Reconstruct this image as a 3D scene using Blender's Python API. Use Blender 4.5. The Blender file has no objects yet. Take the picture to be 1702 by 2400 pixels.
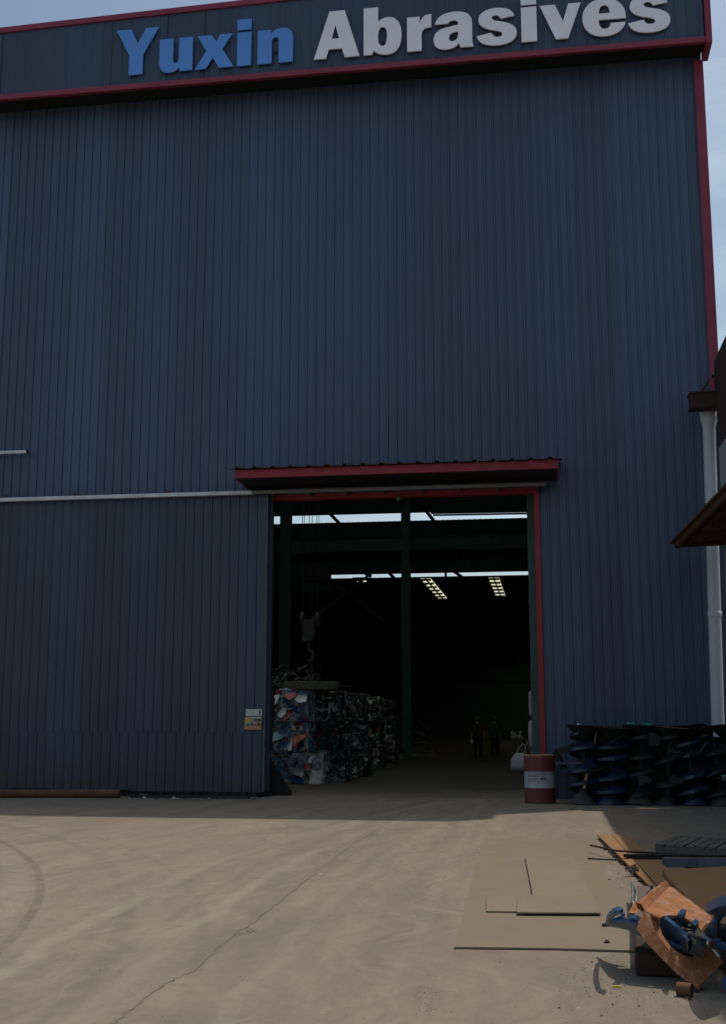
import bpy, bmesh, math, random
from mathutils import Vector, Matrix, noise as mnoise
rnd = random.Random(7)
S = bpy.context.scene
COL = S.collection
# ------------------------------------------------------------------ camera
FPX = 2800.0
TH = math.atan(490/FPX); PH = math.atan(FPX/18250)
CAM = Vector((0, -25.0, 1.55))
cd = bpy.data.cameras.new('Camera'); cam = bpy.data.objects.new('Camera', cd); COL.objects.link(cam)
cam.location = CAM; cam.rotation_euler = (math.pi/2+TH, 0, PH)
cd.sensor_fit = 'VERTICAL'; cd.sensor_height = 36; cd.lens = 36*FPX/2400
cd.clip_start = 0.1; cd.clip_end = 2000
S.camera = cam
S.view_settings.view_transform = 'Standard'; S.view_settings.look = 'None'
S.view_settings.gamma = 1; S.view_settings.use_curve_mapping = False
S.view_settings.exposure = -0.25
# ------------------------------------------------------------------ sun + sky
L = Vector((-5.14, -4.70, -17.1)).normalized()
SUN_EL = math.asin(-L.z); SUN_AZ = math.atan2(-L.x, -L.y)
sd = bpy.data.lights.new('Sun', 'SUN'); sun = bpy.data.objects.new('Sun', sd); COL.objects.link(sun)
sd.energy = 2.7; sd.angle = math.radians(0.5); sd.color = (1, .93, .82)
sun.rotation_euler = L.to_track_quat('-Z', 'Y').to_euler(); sun.location = (20, 20, 60)
W = bpy.data.worlds.new('World'); S.world = W; W.use_nodes = True
wt = W.node_tree; bg = wt.nodes['Background']
sky = wt.nodes.new('ShaderNodeTexSky'); sky.sky_type = 'NISHITA'; sky.sun_disc = False
sky.sun_elevation = SUN_EL; sky.sun_rotation = SUN_AZ; sky.air_density = 1.0; sky.dust_density = 4.0; sky.ozone_density = 0.5
tc = wt.nodes.new('ShaderNodeTexCoord'); mp = wt.nodes.new('ShaderNodeMapping'); mp.inputs['Scale'].default_value = (1, 1, 3)
nz = wt.nodes.new('ShaderNodeTexNoise'); nz.inputs['Scale'].default_value = 3.2; nz.inputs['Detail'].default_value = 7; nz.inputs['Roughness'].default_value = .6
cr = wt.nodes.new('ShaderNodeValToRGB'); cr.color_ramp.elements[0].position = .45; cr.color_ramp.elements[1].position = .78
cr.color_ramp.elements[1].color = (.55, .55, .55, 1)
mx = wt.nodes.new('ShaderNodeMix'); mx.data_type = 'RGBA'
wt.links.new(tc.outputs['Generated'], mp.inputs['Vector']); wt.links.new(mp.outputs[0], nz.inputs['Vector'])
wt.links.new(nz.outputs['Fac'], cr.inputs[0]); wt.links.new(cr.outputs[0], mx.inputs[0])
wt.links.new(sky.outputs[0], mx.inputs[6]); mx.inputs[7].default_value = (7.5, 8, 8.6, 1)
sp_ = wt.nodes.new('ShaderNodeSeparateXYZ'); wt.links.new(tc.outputs['Generated'], sp_.inputs[0])
hz = wt.nodes.new('ShaderNodeMapRange'); hz.interpolation_type = 'SMOOTHSTEP'; hz.inputs[1].default_value = .50; hz.inputs[2].default_value = 0; hz.inputs[4].default_value = .32
wt.links.new(sp_.outputs[2], hz.inputs[0])
mh = wt.nodes.new('ShaderNodeMix'); mh.data_type = 'RGBA'; wt.links.new(hz.outputs[0], mh.inputs[0]); wt.links.new(mx.outputs[2], mh.inputs[6]); mh.inputs[7].default_value = (8.2, 9.0, 9.8, 1)
mt_ = wt.nodes.new('ShaderNodeMix'); mt_.data_type = 'RGBA'; mt_.blend_type = 'MULTIPLY'; mt_.inputs[0].default_value = 1; mt_.inputs[7].default_value = (.90, 1.0, 1.02, 1)
wt.links.new(mh.outputs[2], mt_.inputs[6]); wt.links.new(mt_.outputs[2], bg.inputs['Color']); bg.inputs['Strength'].default_value = 0.135

# ------------------------------------------------------------------ helpers
_F = Vector((-math.sin(PH)*math.cos(TH), math.cos(PH)*math.cos(TH), math.sin(TH)))
_R = Vector((math.cos(PH), math.sin(PH), 0)); _U = _R.cross(_F)
def ray(x, y): return _F + _R*((x-851)/FPX) - _U*((y-1200)/FPX)
def onY(x, y, Y): d = ray(x, y); return CAM + d*((Y-CAM.y)/d.y)
def gnd(x, y, z=0.0): d = ray(x, y); return CAM + d*((z-CAM.z)/d.z)
def onP(x, y, p0, n): d = ray(x, y); return CAM + d*((p0-CAM).dot(n)/d.dot(n))
def px_m(p): return FPX/((Vector(p)-CAM).dot(_F))      # pixels per metre at p

def newmat(name):
    m = bpy.data.materials.new(name); m.use_nodes = True
    return m, m.node_tree, m.node_tree.nodes['Principled BSDF']
class NB:
    def __init__(s, nt): s.nt = nt
    def n(s, t, **k):
        o = s.nt.nodes.new(t)
        for a, b in k.items(): setattr(o, a, b)
        return o
    def l(s, a, b): s.nt.links.new(a, b)
    def put(s, v, sock):
        if hasattr(v, 'is_linked'): s.l(v, sock)
        else: sock.default_value = v
    def m(s, op, a, b=None, c=None, clamp=False):
        o = s.n('ShaderNodeMath', operation=op); o.use_clamp = clamp
        s.put(a, o.inputs[0])
        if b is not None: s.put(b, o.inputs[1])
        if c is not None: s.put(c, o.inputs[2])
        return o.outputs[0]
    def noise(s, vec, scale, detail=4, rough=.55, dist=0):
        o = s.n('ShaderNodeTexNoise'); s.l(vec, o.inputs['Vector'])
        o.inputs['Scale'].default_value = scale; o.inputs['Detail'].default_value = detail
        o.inputs['Roughness'].default_value = rough; o.inputs['Distortion'].default_value = dist
        return o.outputs['Fac']
    def map(s, vec, scale=(1, 1, 1), loc=(0, 0, 0), rot=(0, 0, 0)):
        o = s.n('ShaderNodeMapping'); s.l(vec, o.inputs['Vector'])
        o.inputs['Scale'].default_value = scale; o.inputs['Location'].default_value = loc; o.inputs['Rotation'].default_value = rot
        return o.outputs[0]
    def ss(s, x, a, b):                                  # smoothstep a..b -> 0..1
        o = s.n('ShaderNodeMapRange', interpolation_type='SMOOTHSTEP'); s.put(x, o.inputs[0])
        o.inputs[1].default_value = a; o.inputs[2].default_value = b
        return o.outputs[0]
    def mix(s, f, a, b, mode='MIX'):
        o = s.n('ShaderNodeMix', data_type='RGBA', blend_type=mode); o.clamp_factor = True
        s.put(f, o.inputs[0])
        for v, i in ((a, 6), (b, 7)):
            if hasattr(v, 'is_linked'): s.l(v, o.inputs[i])
            else: o.inputs[i].default_value = (*v[:3], 1)
        return o.outputs[2]
    def bump(s, h, strength, dist=.02):
        o = s.n('ShaderNodeBump'); s.put(h, o.inputs['Height']); o.inputs['Strength'].default_value = strength; o.inputs['Distance'].default_value = dist
        return o.outputs[0]
    def obj(s): return s.n('ShaderNodeTexCoord').outputs['Object']
    def pos(s): return s.n('ShaderNodeNewGeometry').outputs['Position']
def M(name, c1, c2=None, rough=.6, metal=0., scale=3., c3=None, c3amt=.5, bump=.15, bscale=30., stretch=(1, 1, 1), spec=.4):
    m, nt, b = newmat(name); q = NB(nt)
    if c2 is None: c2 = tuple(v*.72 for v in c1)
    v = q.map(q.obj(), stretch)
    f = q.ss(q.noise(v, scale, 6, .6), .3, .7)
    c = q.mix(f, c1, c2)
    if c3 is not None:
        f3 = q.ss(q.noise(v, scale*2.7, 8, .7, .4), 1-c3amt-.12, 1-c3amt+.12)
        c = q.mix(f3, c, c3)
    q.l(c, b.inputs['Base Color']); b.inputs['Roughness'].default_value = rough; b.inputs['Metallic'].default_value = metal
    b.inputs['Specular IOR Level'].default_value = spec
    r = q.m('ADD', rough-.12, q.m('MULTIPLY', q.noise(v, scale*1.7, 3), .25)); q.l(r, b.inputs['Roughness'])
    if bump: q.l(q.bump(q.noise(v, bscale, 5, .65), bump, .01), b.inputs['Normal'])
    return m
class MB:
    """collects geometry with material slots, then links ONE mesh object"""
    def __init__(s): s.v = []; s.f = []; s.mi = []; s.sm = []
    def add(s, vs, fs, mi=0, smooth=False):
        o = len(s.v); s.v += [tuple(v) for v in vs]
        for f in fs: s.f.append([i+o for i in f]); s.mi.append(mi); s.sm.append(smooth)
        return s
    def box(s, a, b, mi=0, mat=None):
        x0, y0, z0 = a; x1, y1, z1 = b
        vs = [Vector(p) for p in ((x0,y0,z0),(x1,y0,z0),(x1,y1,z0),(x0,y1,z0),(x0,y0,z1),(x1,y0,z1),(x1,y1,z1),(x0,y1,z1))]
        if mat: vs = [mat @ v for v in vs]
        return s.add(vs, [(0,3,2,1),(4,5,6,7),(0,1,5,4),(1,2,6,5),(2,3,7,6),(3,0,4,7)], mi)
    def bar(s, p, q, w, h, mi=0, up=(0, 0, 1)):          # rectangular bar between two points
        p = Vector(p); q = Vector(q); d = (q-p); Ln = d.length; d.normalize()
        u = Vector(up)
        if abs(d.dot(u)) > .98: u = Vector((0, 1, 0))
        r = d.cross(u).normalized(); u = r.cross(d)
        m = Matrix((( *r, ), ( *d, ), ( *u, ))).transposed().to_4x4(); m.translation = p
        return s.box((-w/2, 0, -h/2), (w/2, Ln, h/2), mi, m)
    def tube(s, pts, r, seg=8, mi=0, cap=True, radii=None):
        pts = [Vector(p) for p in pts]; n = len(pts); vs = []; fs = []
        prev = None
        for i, p in enumerate(pts):
            d = (pts[min(i+1, n-1)]-pts[max(i-1, 0)])
            if d.length < 1e-9: d = Vector((0, 0, 1))
            d.normalize()
            if prev is None:
                a = Vector((0, 0, 1)) if abs(d.z) < .9 else Vector((1, 0, 0))
                u = d.cross(a).normalized()
            else:
                u = (prev-d*prev.dot(d)).normalized()
            prev = u; w = d.cross(u); rr = radii[i] if radii else r
            for k in range(seg):
                t = 2*math.pi*k/seg; vs.append(p+(u*math.cos(t)+w*math.sin(t))*rr)
        for i in range(n-1):
            for k in range(seg):
                a = i*seg+k; b = i*seg+(k+1) % seg
                fs.append((a, b, b+seg, a+seg))
        s.add(vs, fs, mi, True)
        if cap:
            o = len(s.v)-n*seg
            s.f.append([o+k for k in range(seg)][::-1]); s.mi.append(mi); s.sm.append(False)
            s.f.append([o+(n-1)*seg+k for k in range(seg)]); s.mi.append(mi); s.sm.append(False)
        return s
    def lathe(s, prof, c=(0, 0, 0), seg=32, mi=0, mis=None, ang=2*math.pi):
        c = Vector(c); vs = []; n = len(prof)
        for (r, z) in prof:
            for k in range(seg):
                t = ang*k/seg; vs.append(c+Vector((r*math.cos(t), r*math.sin(t), z)))
        o = len(s.v); s.v += [tuple(v) for v in vs]
        for i in range(n-1):
            for k in range(seg):
                a = o+i*seg+k; b = o+i*seg+(k+1) % seg
                s.f.append([a, b, b+seg, a+seg]); s.mi.append(mis[i] if mis else mi); s.sm.append(True)
        return s
    def poly(s, pts, n, th, mi=0):                       # prism of a (concave) outline, pushed th along -n
        pts = [Vector(p) for p in pts]; n = Vector(n).normalized(); k = len(pts)
        bm = bmesh.new(); top = [bm.verts.new(p) for p in pts]; f = bm.faces.new(top)
        if f.normal.dot(n) < 0: pass
        f.normal_update()
        if f.normal.dot(n) < 0: bmesh.ops.reverse_faces(bm, faces=[f])
        r = bmesh.ops.triangulate(bm, faces=list(bm.faces)); bm.verts.index_update()
        tris = [[v.index for v in t.verts] for t in bm.faces]; bm.free()
        vs = pts+[p-n*th for p in pts]
        fs = tris+[[i+k for i in t[::-1]] for t in tris]
        area = sum((pts[i]-pts[0]).cross(pts[(i+1) % k]-pts[0]).dot(n) for i in range(k))
        for i in range(k):
            j = (i+1) % k
            fs.append((i, i+k, j+k, j) if area > 0 else (j, j+k, i+k, i))
        return s.add(vs, fs, mi)
    def corr(s, P, u, v, n, ul, vl, pitch=.2, h=.028, base=.07, top=.03, mi=0, vend=None, phase=0):
        """trapezoid-ribbed sheet: ribs spaced along u, running along v, rising along n.  vend(t)->length at u=t"""
        P = Vector(P); u = Vector(u).normalized(); v = Vector(v).normalized(); n = Vector(n).normalized()
        prof = [(0, 0)]; x = phase+pitch/2
        while x+base/2 < ul:
            if x-base/2 > 0: prof += [(x-base/2, 0), (x-top/2, h), (x+top/2, h), (x+base/2, 0)]
            x += pitch
        prof.append((ul, 0)); vs = []
        for t, hh in prof:
            a = P+u*t+n*hh; vs += [a, a+v*(vend(t) if vend else vl)]
        fs = [(2*i, 2*i+2, 2*i+3, 2*i+1) for i in range(len(prof)-1)]
        if u.cross(v).dot(n) < 0: fs = [f[::-1] for f in fs]
        return s.add(vs, fs, mi)
    def build(s, name, mats, parent=None, loc=None):
        me = bpy.data.meshes.new(name); 
        off = Vector(loc) if loc is not None else Vector((0, 0, 0))
        me.from_pydata([Vector(v)-off for v in s.v], [], s.f)
        if not isinstance(mats, (list, tuple)): mats = [mats]
        for m in mats: me.materials.append(m)
        me.polygons.foreach_set('material_index', s.mi); me.polygons.foreach_set('use_smooth', s.sm)
        me.update(); o = bpy.data.objects.new(name, me); COL.objects.link(o)
        o.location = off
        if parent: setparent(o, parent)
        return o
def setparent(o, parent):
    o.parent = parent
    o.location = Vector(o.location)-wloc(parent)
def wloc(o):
    p = Vector(o.location)
    while o.parent: o = o.parent; p += Vector(o.location)
    return p
def tag(o, label=None, cat=None, group=None, kind=None):
    if label: o['label'] = label
    if cat: o['category'] = cat
    if group: o['group'] = group
    if kind: o['kind'] = kind
    return o
def thing(name, loc, label, cat, group=None):
    o = bpy.data.objects.new(name, None); COL.objects.link(o); o.location = loc; o.empty_display_size = .2
    return tag(o, label, cat, group)
def bevel(o, w=.01, seg=2):
    m = o.modifiers.new('bevel', 'BEVEL'); m.width = w; m.segments = seg; m.limit_method = 'ANGLE'; return o
def solid(o, t):
    m = o.modifiers.new('solid', 'SOLIDIFY'); m.thickness = t; m.offset = -1; return o
def copy_tree(o, parent=None):
    c = o.copy(); COL.objects.link(c); c.parent = parent
    for ch in o.children: copy_tree(ch, c)
    return c

# ------------------------------------------------------------------ materials
def wall_paint(name, c, dirt=(.05, .05, .05), rough=.42):
    m, nt, b = newmat(name); q = NB(nt); p = q.pos()
    st = q.noise(q.map(p, (5, 5, .12)), 1.0, 5, .6)
    sx = q.n('ShaderNodeSeparateXYZ'); q.l(p, sx.inputs[0])
    wn = q.n('ShaderNodeTexWhiteNoise', noise_dimensions='1D'); q.l(q.m('FLOOR', q.m('DIVIDE', sx.outputs[0], .82)), wn.inputs['W'])
    big = q.noise(p, .35, 4, .5)
    f = q.m('ADD', q.m('MULTIPLY', st, .5), q.m('ADD', q.m('MULTIPLY', wn.outputs['Value'], .28), q.m('MULTIPLY', big, .3)))
    col = q.mix(q.ss(f, .25, .85), tuple(v*.74 for v in c), tuple(v*1.16 for v in c))
    g = q.m('MULTIPLY', q.ss(q.m('ADD', sx.outputs[2], q.m('MULTIPLY', q.noise(p, 3, 5), -1.2)), .35, -.5), .75)
    col = q.mix(g, col, dirt)
    q.l(col, b.inputs['Base Color'])
    q.l(q.m('ADD', rough-.08, q.m('MULTIPLY', st, .2)), b.inputs['Roughness'])
    q.l(q.bump(q.noise(q.map(p, (1.2, 1.2, .5)), 1.5, 2), .25, .05), b.inputs['Normal'])
    return m
MAT = {}
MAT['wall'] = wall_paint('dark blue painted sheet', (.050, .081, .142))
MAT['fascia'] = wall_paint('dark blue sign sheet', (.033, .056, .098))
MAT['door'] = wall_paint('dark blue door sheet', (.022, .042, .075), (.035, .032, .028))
MAT['red'] = M('crimson trim paint', (.27, .034, .066), (.21, .026, .05), rough=.5, scale=1.5, bump=.03)
MAT['redjamb'] = M('red door trim paint', (.34, .022, .035), (.25, .018, .028), rough=.5, scale=2, bump=.05)
MAT['white'] = M('off white letter paint', (.86, .86, .88), (.76, .77, .81), rough=.5, scale=1.2, bump=.02)
MAT['blue'] = M('blue letter paint', (.105, .29, .72), (.092, .26, .66), rough=.45, scale=1.2, bump=.02)
MAT['rail'] = M('white rail paint', (.62, .64, .66), (.50, .52, .53), rough=.5, scale=3, c3=(.22, .15, .10), c3amt=.12)
MAT['steel'] = M('rail steel with canopy shade', (.20, .19, .175), (.15, .14, .13), rough=.6, scale=5, c3=(.12, .08, .06), c3amt=.25, bump=.2)
MAT['plate2'] = M('ochre dusted steel plate', (.232, .180, .124), (.205, .165, .116), rough=.8, scale=1.3, c3=(.245, .160, .092), c3amt=.36, bump=.2, bscale=14)
MAT['rust'] = M('brown rust', (.10, .045, .022), (.055, .028, .018), rough=.85, scale=5, bump=.5)
MAT['rustpipe'] = M('rusty pipe', (.16, .065, .03), (.09, .045, .025), rough=.8, scale=4, bump=.4)
MAT['orange'] = M('orange rusted plate', (.40, .150, .052), (.23, .080, .030), rough=.8, scale=4.0, c3=(.41, .25, .17), c3amt=.42, bump=.6, bscale=70)
MAT['plate'] = M('dusty steel plate', (.215, .166, .114), (.192, .154, .110), rough=.8, scale=1.6, c3=(.26, .155, .080), c3amt=.38, bump=.12, bscale=12)
MAT['rustplate'] = M('ochre rusted steel', (.30, .155, .058), (.24, .155, .080), rough=.8, scale=2.2, c3=(.33, .135, .038), c3amt=.45, bump=.3)
MAT['purple'] = M('purple brown primer steel', (.17, .105, .085), (.13, .085, .075), rough=.7, scale=3, c3=(.26, .17, .11), c3amt=.3, bump=.2)
MAT['dkrust'] = M('dark rust box steel', (.055, .026, .018), (.03, .02, .016), rough=.8, scale=6, c3=(.09, .04, .02), c3amt=.3, bump=.4)
MAT['machblue'] = M('blue machine paint', (.055, .125, .235), (.04, .09, .175), rough=.45, scale=4, c3=(.06, .05, .045), c3amt=.16, bump=.1)
MAT['dkgrey'] = M('dirty grey steel', (.12, .115, .105), (.075, .075, .07), rough=.6, scale=8, bump=.3)
MAT['galv'] = M('grey blue steel channel', (.16, .19, .23), (.11, .13, .16), rough=.4, metal=.3, scale=5, bump=.1)
MAT['black'] = M('black steel', (.010, .011, .013), (.018, .016, .014), rough=.7, scale=6, bump=.2)
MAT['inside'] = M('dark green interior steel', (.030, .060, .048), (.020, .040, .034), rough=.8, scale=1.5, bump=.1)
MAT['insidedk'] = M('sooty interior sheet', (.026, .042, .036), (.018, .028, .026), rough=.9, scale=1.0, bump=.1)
MAT['column'] = M('green column paint', (.052, .108, .088), (.04, .08, .066), rough=.6, scale=2, bump=.1)
MAT['pvc'] = M('white downpipe plastic', (.52, .56, .60), (.44, .47, .51), rough=.4, scale=1.2, bump=.03, stretch=(1, 1, .3))
MAT['palewall'] = M('pale grey wall sheet', (.26, .29, .30), (.20, .22, .235), rough=.6, scale=1.5, bump=.1, stretch=(1, 1, .3))
MAT['wood'] = M('weathered pallet wood', (.15, .13, .11), (.09, .08, .07), rough=.85, scale=4, bump=.5, stretch=(1, 6, 6))
MAT['drumred'] = M('faded red drum paint', (.17, .028, .026), (.12, .034, .028), rough=.55, scale=3, c3=(.085, .048, .034), c3amt=.43, bump=.15)
MAT['drumwhite'] = M('scuffed white drum band', (.42, .43, .44), (.33, .34, .35), rough=.55, scale=5, c3=(.14, .12, .11), c3amt=.28, bump=.1)
MAT['ochre'] = M('rusty ochre rim', (.42, .23, .085), (.25, .13, .06), rough=.8, scale=8)
MAT['bag'] = M('pale woven bag', (.60, .65, .72), (.48, .53, .60), rough=.8, scale=6, bump=.4)
MAT['wire'] = M('bright scrap wire', (.34, .35, .34), (.18, .18, .17), rough=.45, metal=.6, scale=9)
MAT['green'] = M('teal green cloth scrap', (.06, .34, .25), (.04, .22, .17), rough=.8, scale=9)
MAT['signw'] = M('white sign plate', (.52, .56, .54), (.44, .50, .42), rough=.5, scale=14, bump=.02)
MAT['signc'] = M('cream sign plate', (.52, .46, .32), (.46, .40, .26), rough=.5, scale=10, bump=.02)
MAT['signo'] = M('orange sign band', (.50, .19, .055), (.42, .17, .06), rough=.5, scale=10, bump=.02)
MAT['ink'] = M('black sign ink', (.02, .03, .035), rough=.6, bump=0)
MAT['redink'] = M('red sign ink', (.35, .03, .03), rough=.6, bump=0)
MAT['yellow'] = M('yellow stick', (.70, .50, .07), rough=.6, scale=9, bump=.05)
MAT['skin'] = M('skin', (.30, .17, .12), rough=.6, scale=9, bump=.05)
MAT['shirtb'] = M('brown shirt cloth', (.06, .040, .030), rough=.9, scale=12, bump=.3)
MAT['shirtg'] = M('green shirt cloth', (.022, .072, .056), rough=.9, scale=12, bump=.3)
MAT['trouser'] = M('dark trousers', (.012, .012, .014), rough=.9, scale=12, bump=.3)
MAT['cap'] = M('grey cap', (.09, .08, .07), rough=.9, scale=12)
MAT['hair'] = M('black hair', (.01, .01, .01), rough=.7, scale=20)
MAT['paper'] = M('white paper', (.70, .70, .68), rough=.8, scale=8, bump=.05)
MAT['crack'] = M('dirt filled crack', (.15, .125, .094), (.185, .155, .118), rough=.95, scale=14, bump=.4)
MAT['magnet'] = M('dirty magnet steel', (.10, .10, .06), (.06, .06, .05), rough=.7, scale=7, c3=(.34, .30, .10), c3amt=.33, bump=.5)

# ------------------------------------------------------------------ ground
def ground_mat():
    m, nt, b = newmat('dusty concrete yard'); q = NB(nt); p = q.pos()
    f1 = q.noise(p, .35, 6, .6, .3); f2 = q.noise(q.map(p, (1.6, .35, 1), rot=(0, 0, .12)), 1.1, 7, .62, .5)
    f3 = q.noise(p, 5.0, 8, .7); f4 = q.noise(p, 60, 3, .7); f6 = q.noise(q.map(p, (1.5, .6, 1)), 17, 5, .7)
    c = q.mix(q.ss(f1, .3, .7), (.246, .196, .149), (.210, .170, .130))
    c = q.mix(q.m('MULTIPLY', q.ss(f2, .46, .68), .60), c, (.280, .228, .172))
    c = q.mix(q.m('MULTIPLY', q.ss(f2, .50, .30), .62), c, (.170, .146, .112))
    c = q.mix(q.m('MULTIPLY', q.ss(f3, .50, .72), .5), c, (.165, .142, .108))
    c = q.mix(q.m('MULTIPLY', q.ss(f4, .60, .74), .5), c, (.14, .12, .10))
    c = q.mix(q.m('MULTIPLY', q.ss(f6, .54, .70), .42), c, (.150, .124, .094)); c = q.mix(q.m('MULTIPLY', q.ss(f6, .44, .32), .30), c, (.30, .25, .195))
    sx = q.n('ShaderNodeSeparateXYZ'); q.l(p, sx.inputs[0]); X, Y = sx.outputs[0], sx.outputs[1]
    # fine wheel streaks fanning out of the doorway
    fx = q.m('ADD', X, 2.6); fy = q.m('SUBTRACT', 9.0, Y); wv_ = q.m('MULTIPLY', q.m('SUBTRACT', q.noise(p, .25, 3), .5), .16)
    an_ = q.m('ADD', q.m('ARCTAN2', fx, fy), wv_); rr_ = q.m('SQRT', q.m('ADD', q.m('MULTIPLY', fx, fx), q.m('MULTIPLY', fy, fy)))
    cx_ = q.n('ShaderNodeCombineXYZ'); q.l(q.m('MULTIPLY', an_, 60), cx_.inputs[0]); q.l(q.m('MULTIPLY', rr_, .35), cx_.inputs[1])
    st_ = q.noise(cx_.outputs[0], 1.0, 6, .65); cx2 = q.n('ShaderNodeCombineXYZ'); q.l(q.m('MULTIPLY', an_, 190), cx2.inputs[0]); q.l(q.m('MULTIPLY', rr_, 1.1), cx2.inputs[1]); st2 = q.noise(cx2.outputs[0], 1.0, 5, .7)
    c = q.mix(q.m('MULTIPLY', q.ss(st_, .50, .70), .38), c, (.168, .140, .104)); c = q.mix(q.m('MULTIPLY', q.ss(st_, .48, .32), .34), c, (.305, .255, .195))
    c = q.mix(q.m('MULTIPLY', q.ss(st2, .52, .68), .42), c, (.158, .132, .098)); c = q.mix(q.m('MULTIPLY', q.ss(st2, .46, .32), .34), c, (.310, .262, .205))
    wob = q.m('MULTIPLY', q.m('SUBTRACT', q.noise(p, .7, 3), .5), .35)
    ragged = q.ss(q.noise(p, 3.5, 6, .7), .30, .62)
    hgt = [None]
    def band(dist, w, col, amt, tread=None):
        nonlocal c
        k = q.m('MULTIPLY', q.ss(q.m('ABSOLUTE', dist), w, w*.45), amt)
        k = q.m('MULTIPLY', k, ragged)
        if tread is not None: k = q.m('MULTIPLY', k, tread)
        c = q.mix(k, c, col)
    def circ(cx, cy, r, w, col, amt, nt_=0):
        dx = q.m('SUBTRACT', X, cx); dy = q.m('SUBTRACT', Y, cy)
        d = q.m('SUBTRACT', q.m('SQRT', q.m('ADD', q.m('MULTIPLY', dx, dx), q.m('MULTIPLY', dy, dy))), r)
        tr = None
        if nt_: tr = q.ss(q.m('SINE', q.m('ADD', q.m('MULTIPLY', q.m('ARCTAN2', dy, dx), nt_), q.m('MULTIPLY', d, 18))), -.2, .4)
        band(d, w, col, amt, tr)
    def line(a, b2, w, col, amt, bend=0):
        ax, ay = a; dx, dy = b2[0]-ax, b2[1]-ay; ln = math.hypot(dx, dy); nx, ny = -dy/ln, dx/ln
        d = q.m('ADD', q.m('MULTIPLY', q.m('SUBTRACT', X, ax), nx), q.m('MULTIPLY', q.m('SUBTRACT', Y, ay), ny))
        if bend:
            t = q.m('ADD', q.m('MULTIPLY', q.m('SUBTRACT', X, ax), dx/ln), q.m('MULTIPLY', q.m('SUBTRACT', Y, ay), dy/ln))
            d = q.m('ADD', d, q.m('MULTIPLY', q.m('MULTIPLY', t, q.m('SUBTRACT', t, ln)), bend))
        band(q.m('ADD', d, wob), w, col, amt)
    dk = (.145, .122, .090); lt = (.32, .28, .22)
    # tyre tracks: two tight curves at the left, long sweeps into the doorway
    for (cx, cy, r) in TRACKS:
        circ(cx, cy, r+.02, .055, dk, .8); circ(cx, cy, r-.20, .15, lt, .3); circ(cx, cy, r-.20, .15, dk, .22, 260); circ(cx, cy, r-.42, .06, dk, .85); circ(cx, cy, r-.62, .15, lt, .3); circ(cx, cy, r-.62, .15, dk, .22, 260); circ(cx, cy, r-.82, .05, dk, .6)
        circ(cx+.5, cy+.2, r+.25, .10, dk, .35); circ(cx+.9, cy+.1, r+.5, .06, dk, .3)
    for (pa, pb, bend, w, col, amt) in SWEEPS:
        a, b2 = gnd(*pa), gnd(*pb); line((a.x, a.y), (b2.x, b2.y), w, col, amt, bend)
    oil = q.ss(q.m('ADD', Y, q.m('MULTIPLY', q.noise(p, .8, 5), 5)), -.5, 8.0)  # oil: indoor shade put into the floor colour, darker inward from the doorway
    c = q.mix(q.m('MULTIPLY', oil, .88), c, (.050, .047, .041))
    q.l(c, b.inputs['Base Color']); b.inputs['Roughness'].default_value = .88; b.inputs['Specular IOR Level'].default_value = .25
    h = q.m('ADD', q.m('MULTIPLY', f3, .6), q.m('MULTIPLY', f4, .25))
    h = q.m('ADD', h, q.m('MULTIPLY', f6, .5)); q.l(q.bump(h, .4, .02), b.inputs['Normal'])
    return m
def fit_circle(pts):
    import numpy as np
    A = np.array([[2*p.x, 2*p.y, 1] for p in pts]); bb = np.array([p.x**2+p.y**2 for p in pts])
    s = np.linalg.lstsq(A, bb, rcond=None)[0]
    return float(s[0]), float(s[1]), float(math.sqrt(s[2]+s[0]**2+s[1]**2))
TRACKS = [fit_circle([gnd(*p) for p in ((20, 1985), (55, 2003), (91, 2061), (72, 2122), (39, 2177), (0, 2225))])]
dkc = (.150, .128, .094); ltc = (.32, .275, .21)
SWEEPS = [((180, 2400), (900, 1935), .01, .09, ltc, .37), ((-40, 2330), (640, 1975), .014, .12, ltc, .31), ((300, 2400), (950, 1945), .008, .14, dkc, .31), ((520, 2400), (1000, 1950), .006, .08, ltc, .31), ((80, 2400), (800, 1950), .01, .07, dkc, .37), ((760, 2400), (1060, 1940), 0, .16, dkc, .24), ((860, 2400), (1090, 1960), 0, .07, ltc, .21),
          ((0, 2343), (748, 1939), .012, .16, dkc, .34), ((0, 2290), (700, 1960), .012, .10, ltc, .31), ((0, 2210), (898, 1955), .016, .14, dkc, .31),
          ((150, 2400), (860, 1960), 0, .30, dkc, .21), ((400, 2400), (1000, 1930), 0, .22, dkc, .24), ((640, 2400), (1010, 1960), .01, .12, dkc, .21),
          ((-50, 2420), (520, 2040), .01, .22, dkc, .21), ((560, 1955), (1200, 1935), .0, .12, dkc, .27), ((700, 2010), (1150, 1990), .01, .10, dkc, .21)]
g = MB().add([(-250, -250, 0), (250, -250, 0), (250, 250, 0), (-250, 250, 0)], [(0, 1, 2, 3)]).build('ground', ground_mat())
tag(g, kind='structure')
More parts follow.
